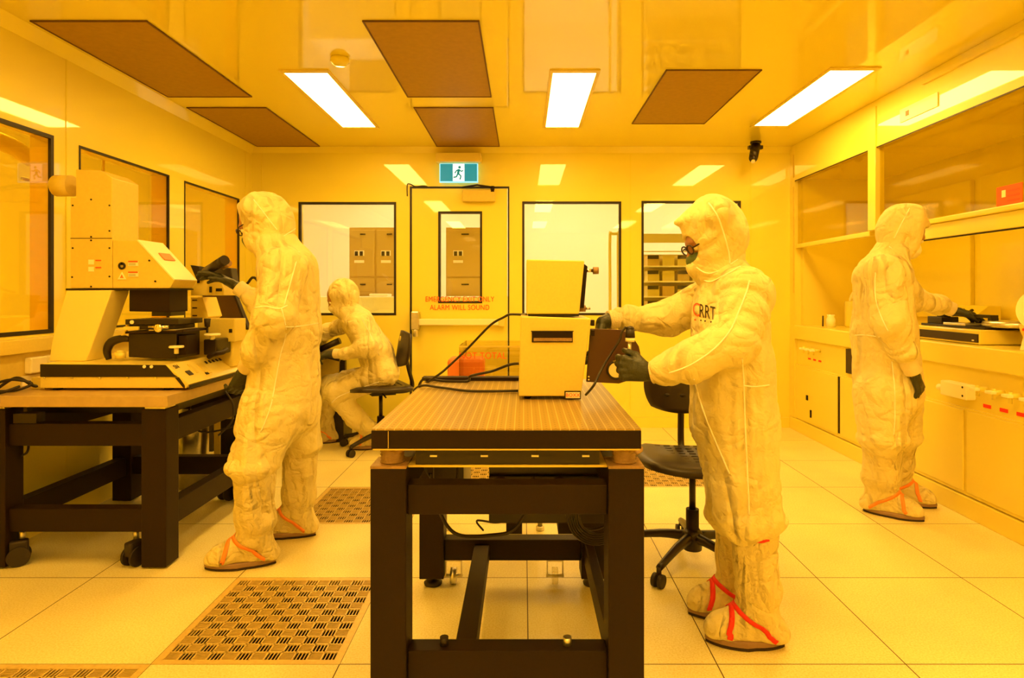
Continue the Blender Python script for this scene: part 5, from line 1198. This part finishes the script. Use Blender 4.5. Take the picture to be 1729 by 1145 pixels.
# ---- seated worker at the microscope
C_ = person(WX(640,4.75), 4.75, 'person in white coverall seated on a swivel chair, leaning over the microscope')
YC = 4.75
head(C_, W(574,503,YC), (-.84,-.10,-.52), (-.5,0,.84), .98, mask='maskw', glasses=False)
hp = [ell(W(580,495,YC),.112,.108,.115), cone(W(574,520,YC),W(592,530,YC),.072,.09), ell(W(592,502,YC),.06,.085,.085)]
hoodC = sdf_obj('hood', hp, M['suit'], C_, h=.011, k=.04, carve=[ell(W(553,508,YC),.052,.075,.062, Euler((0,math.radians(30),0)).to_quaternion())], wr=.006, seed=31, fa=14, fb=7)
cp_ = [cone(W(592,527,YC),W(602,540,YC),.09,.11), cone(W(606,545,4.62),W(600,545,4.90),.080,.080), cone(W(608,550,YC),W(634,595,YC),.115,.125,(0,1,0),1.25), cone(W(634,595,YC),W(648,628,YC),.125,.118,(0,1,0),1.3),
 cone(W(604,548,4.58),W(621,588,4.53),.076,.066), cone(W(621,588,4.53),W(580,598,4.56),.062,.046), ell(W(619,588,4.53),.068,.06,.06),
 cone(W(592,545,4.93),W(552,560,4.98),.072,.056), cone(W(552,560,4.98),W(534,580,4.96),.054,.045),
 cone(W(646,632,4.67),W(566,664,4.65),.108,.086), cone(W(566,664,4.65),W(600,704,4.68),.084,.068), cone(W(600,704,4.68),W(626,728,4.70),.068,.058),
 cone(W(642,632,4.86),W(558,652,4.90),.100,.080), cone(W(558,652,4.90),W(548,712,4.9),.076,.060), cone(W(548,712,4.9),W(548,735,4.9),.060,.055)]
suitC = sdf_obj('coverall', cp_, M['suit'], C_, h=.012, k=.04, wr=.013, seed=7, fa=10, fb=4)
knit(C_, W(582,598,4.56), W(565,597,4.58), .036); hand(C_, W(565,597,4.58), (-1,.1,-.1), (.1,.4,-1), (0,1,.2), curls=(.5,.6,.6,.7), thumb=(.2,.3), wrist_back=W(573,597,4.57))
knit(C_, W(535,579,4.96), W(529,590,4.95), .036); hand(C_, W(529,591,4.94), (-.6,-.2,-.4), (.1,-.4,-1), (0,-1,.2), curls=(.4,.4,.4,.4), wrist_back=W(532,586,4.95))
boot(C_, (WX(633,4.72),4.72,.105), W(614,717,4.70), (-1,-.2), .26, .060, .055, 'orange', 8, bunch=False)
boot(C_, (WX(550,4.9),4.9,.105), W(549,718,4.9), (-1,-.1), .26, .062, .055, 'orange', 9, bunch=False)
tC = bvh(suitC); pseam([(612,540),(625,565),(640,600)], tC, C_, .003); pseam([(640,645),(610,655),(575,668),(560,680)], tC, C_, .003)

# ---- worker at the fume hood
D_ = person(1.95, 3.3, 'person in white coverall standing at the fume hood with one gloved hand inside it')
YD = 3.3
head(D_, W(1530,398,YD), (.86,.30,-.36), (.4,0,.9), 1.0, mask='maskw', glasses=False)
hp = [ell(W(1521,382,YD),.108,.108,.118), cone(W(1538,366,YD),W(1563,380,YD),.062,.016,(0,1,0),1.6), cone(W(1528,412,YD),W(1508,428,YD),.068,.088), ell(W(1504,395,YD),.062,.085,.085)]
hoodD = sdf_obj('hood', hp, M['suit'], D_, h=.0085, k=.035, carve=[ell(W(1568,402,YD),.062,.080,.050, Euler((0,math.radians(-22),0)).to_quaternion())], wr=.007, seed=41, fa=14, fb=7)
cp_ = [cone(W(1506,428,YD),W(1496,452,YD),.086,.112,(0,1,0),1.15), cone(W(1490,462,3.15),W(1500,462,3.44),.086,.082),
 cone(W(1490,470,YD),W(1492,560,YD),.130,.142,(0,1,0),1.22), cone(W(1492,560,YD),W(1500,665,YD),.145,.158,(0,1,0),1.15),
 cone(W(1488,665,3.22),W(1490,735,3.22),.130,.110), cone(W(1516,665,3.40),W(1516,733,3.42),.122,.105),
 ell(W(1492,739,3.23),.128,.115,.034), ell(W(1520,737,3.43),.108,.10,.032),
 cone(W(1492,462,3.12),W(1503,545,3.07),.090,.080), cone(W(1503,545,3.07),W(1524,592,3.09),.078,.056), ell(W(1525,594,3.09),.056,.055,.038), ell(W(1503,548,3.06),.075,.065,.065),
 cone(W(1514,470,3.44),W(1546,508,3.49),.082,.062), cone(W(1546,508,3.49),W(1590,515,3.52),.060,.048), ell(W(1583,514,3.52),.03,.052,.052)]
suitD = sdf_obj('coverall', cp_, M['suit'], D_, h=.0095, k=.035, wr=.013, seed=14, fa=10, fb=3.5)
knit(D_, W(1525,596,3.09), W(1542,628,3.11), .041); knit(D_, W(1588,515,3.52), W(1608,523,3.52), .040)
hand(D_, W(1544,632,3.115), (.42,.12,-.9), (-.5,.6,-.2), (.9,.3,.1), curls=(.5,.6,.65,.7), thumb=(.25,.25), wrist_back=W(1536,617,3.10))
hand(D_, W(1610,524,3.52), (1,-.12,-.30), (.2,-.1,-1), (0,-1,0), curls=(.25,.3,.3,.3), thumb=(.2,.2), wrist_back=W(1597,518,3.52))
boot(D_, (1.912,3.315,.105), W(1490,745,3.25), (.214,-.150), .262, .100, .075, 'orange', 12)
boot(D_, (2.10,3.50,.105), W(1516,743,3.45), (.214,-.130), .262, .092, .072, 'orange', 13)
tD = bvh(suitD); tH = bvh(hoodD)
pseam([(1536,352),(1525,372),(1510,402)], tH, D_); pseam([(1476,412),(1498,414),(1518,432)], tH, D_)
pseam([(1478,460),(1478,500),(1486,530),(1500,560)], tD, D_); pseam([(1444,566),(1465,566),(1490,570)], tD, D_); pseam([(1506,610),(1510,650),(1511,700),(1509,735)], tD, D_)
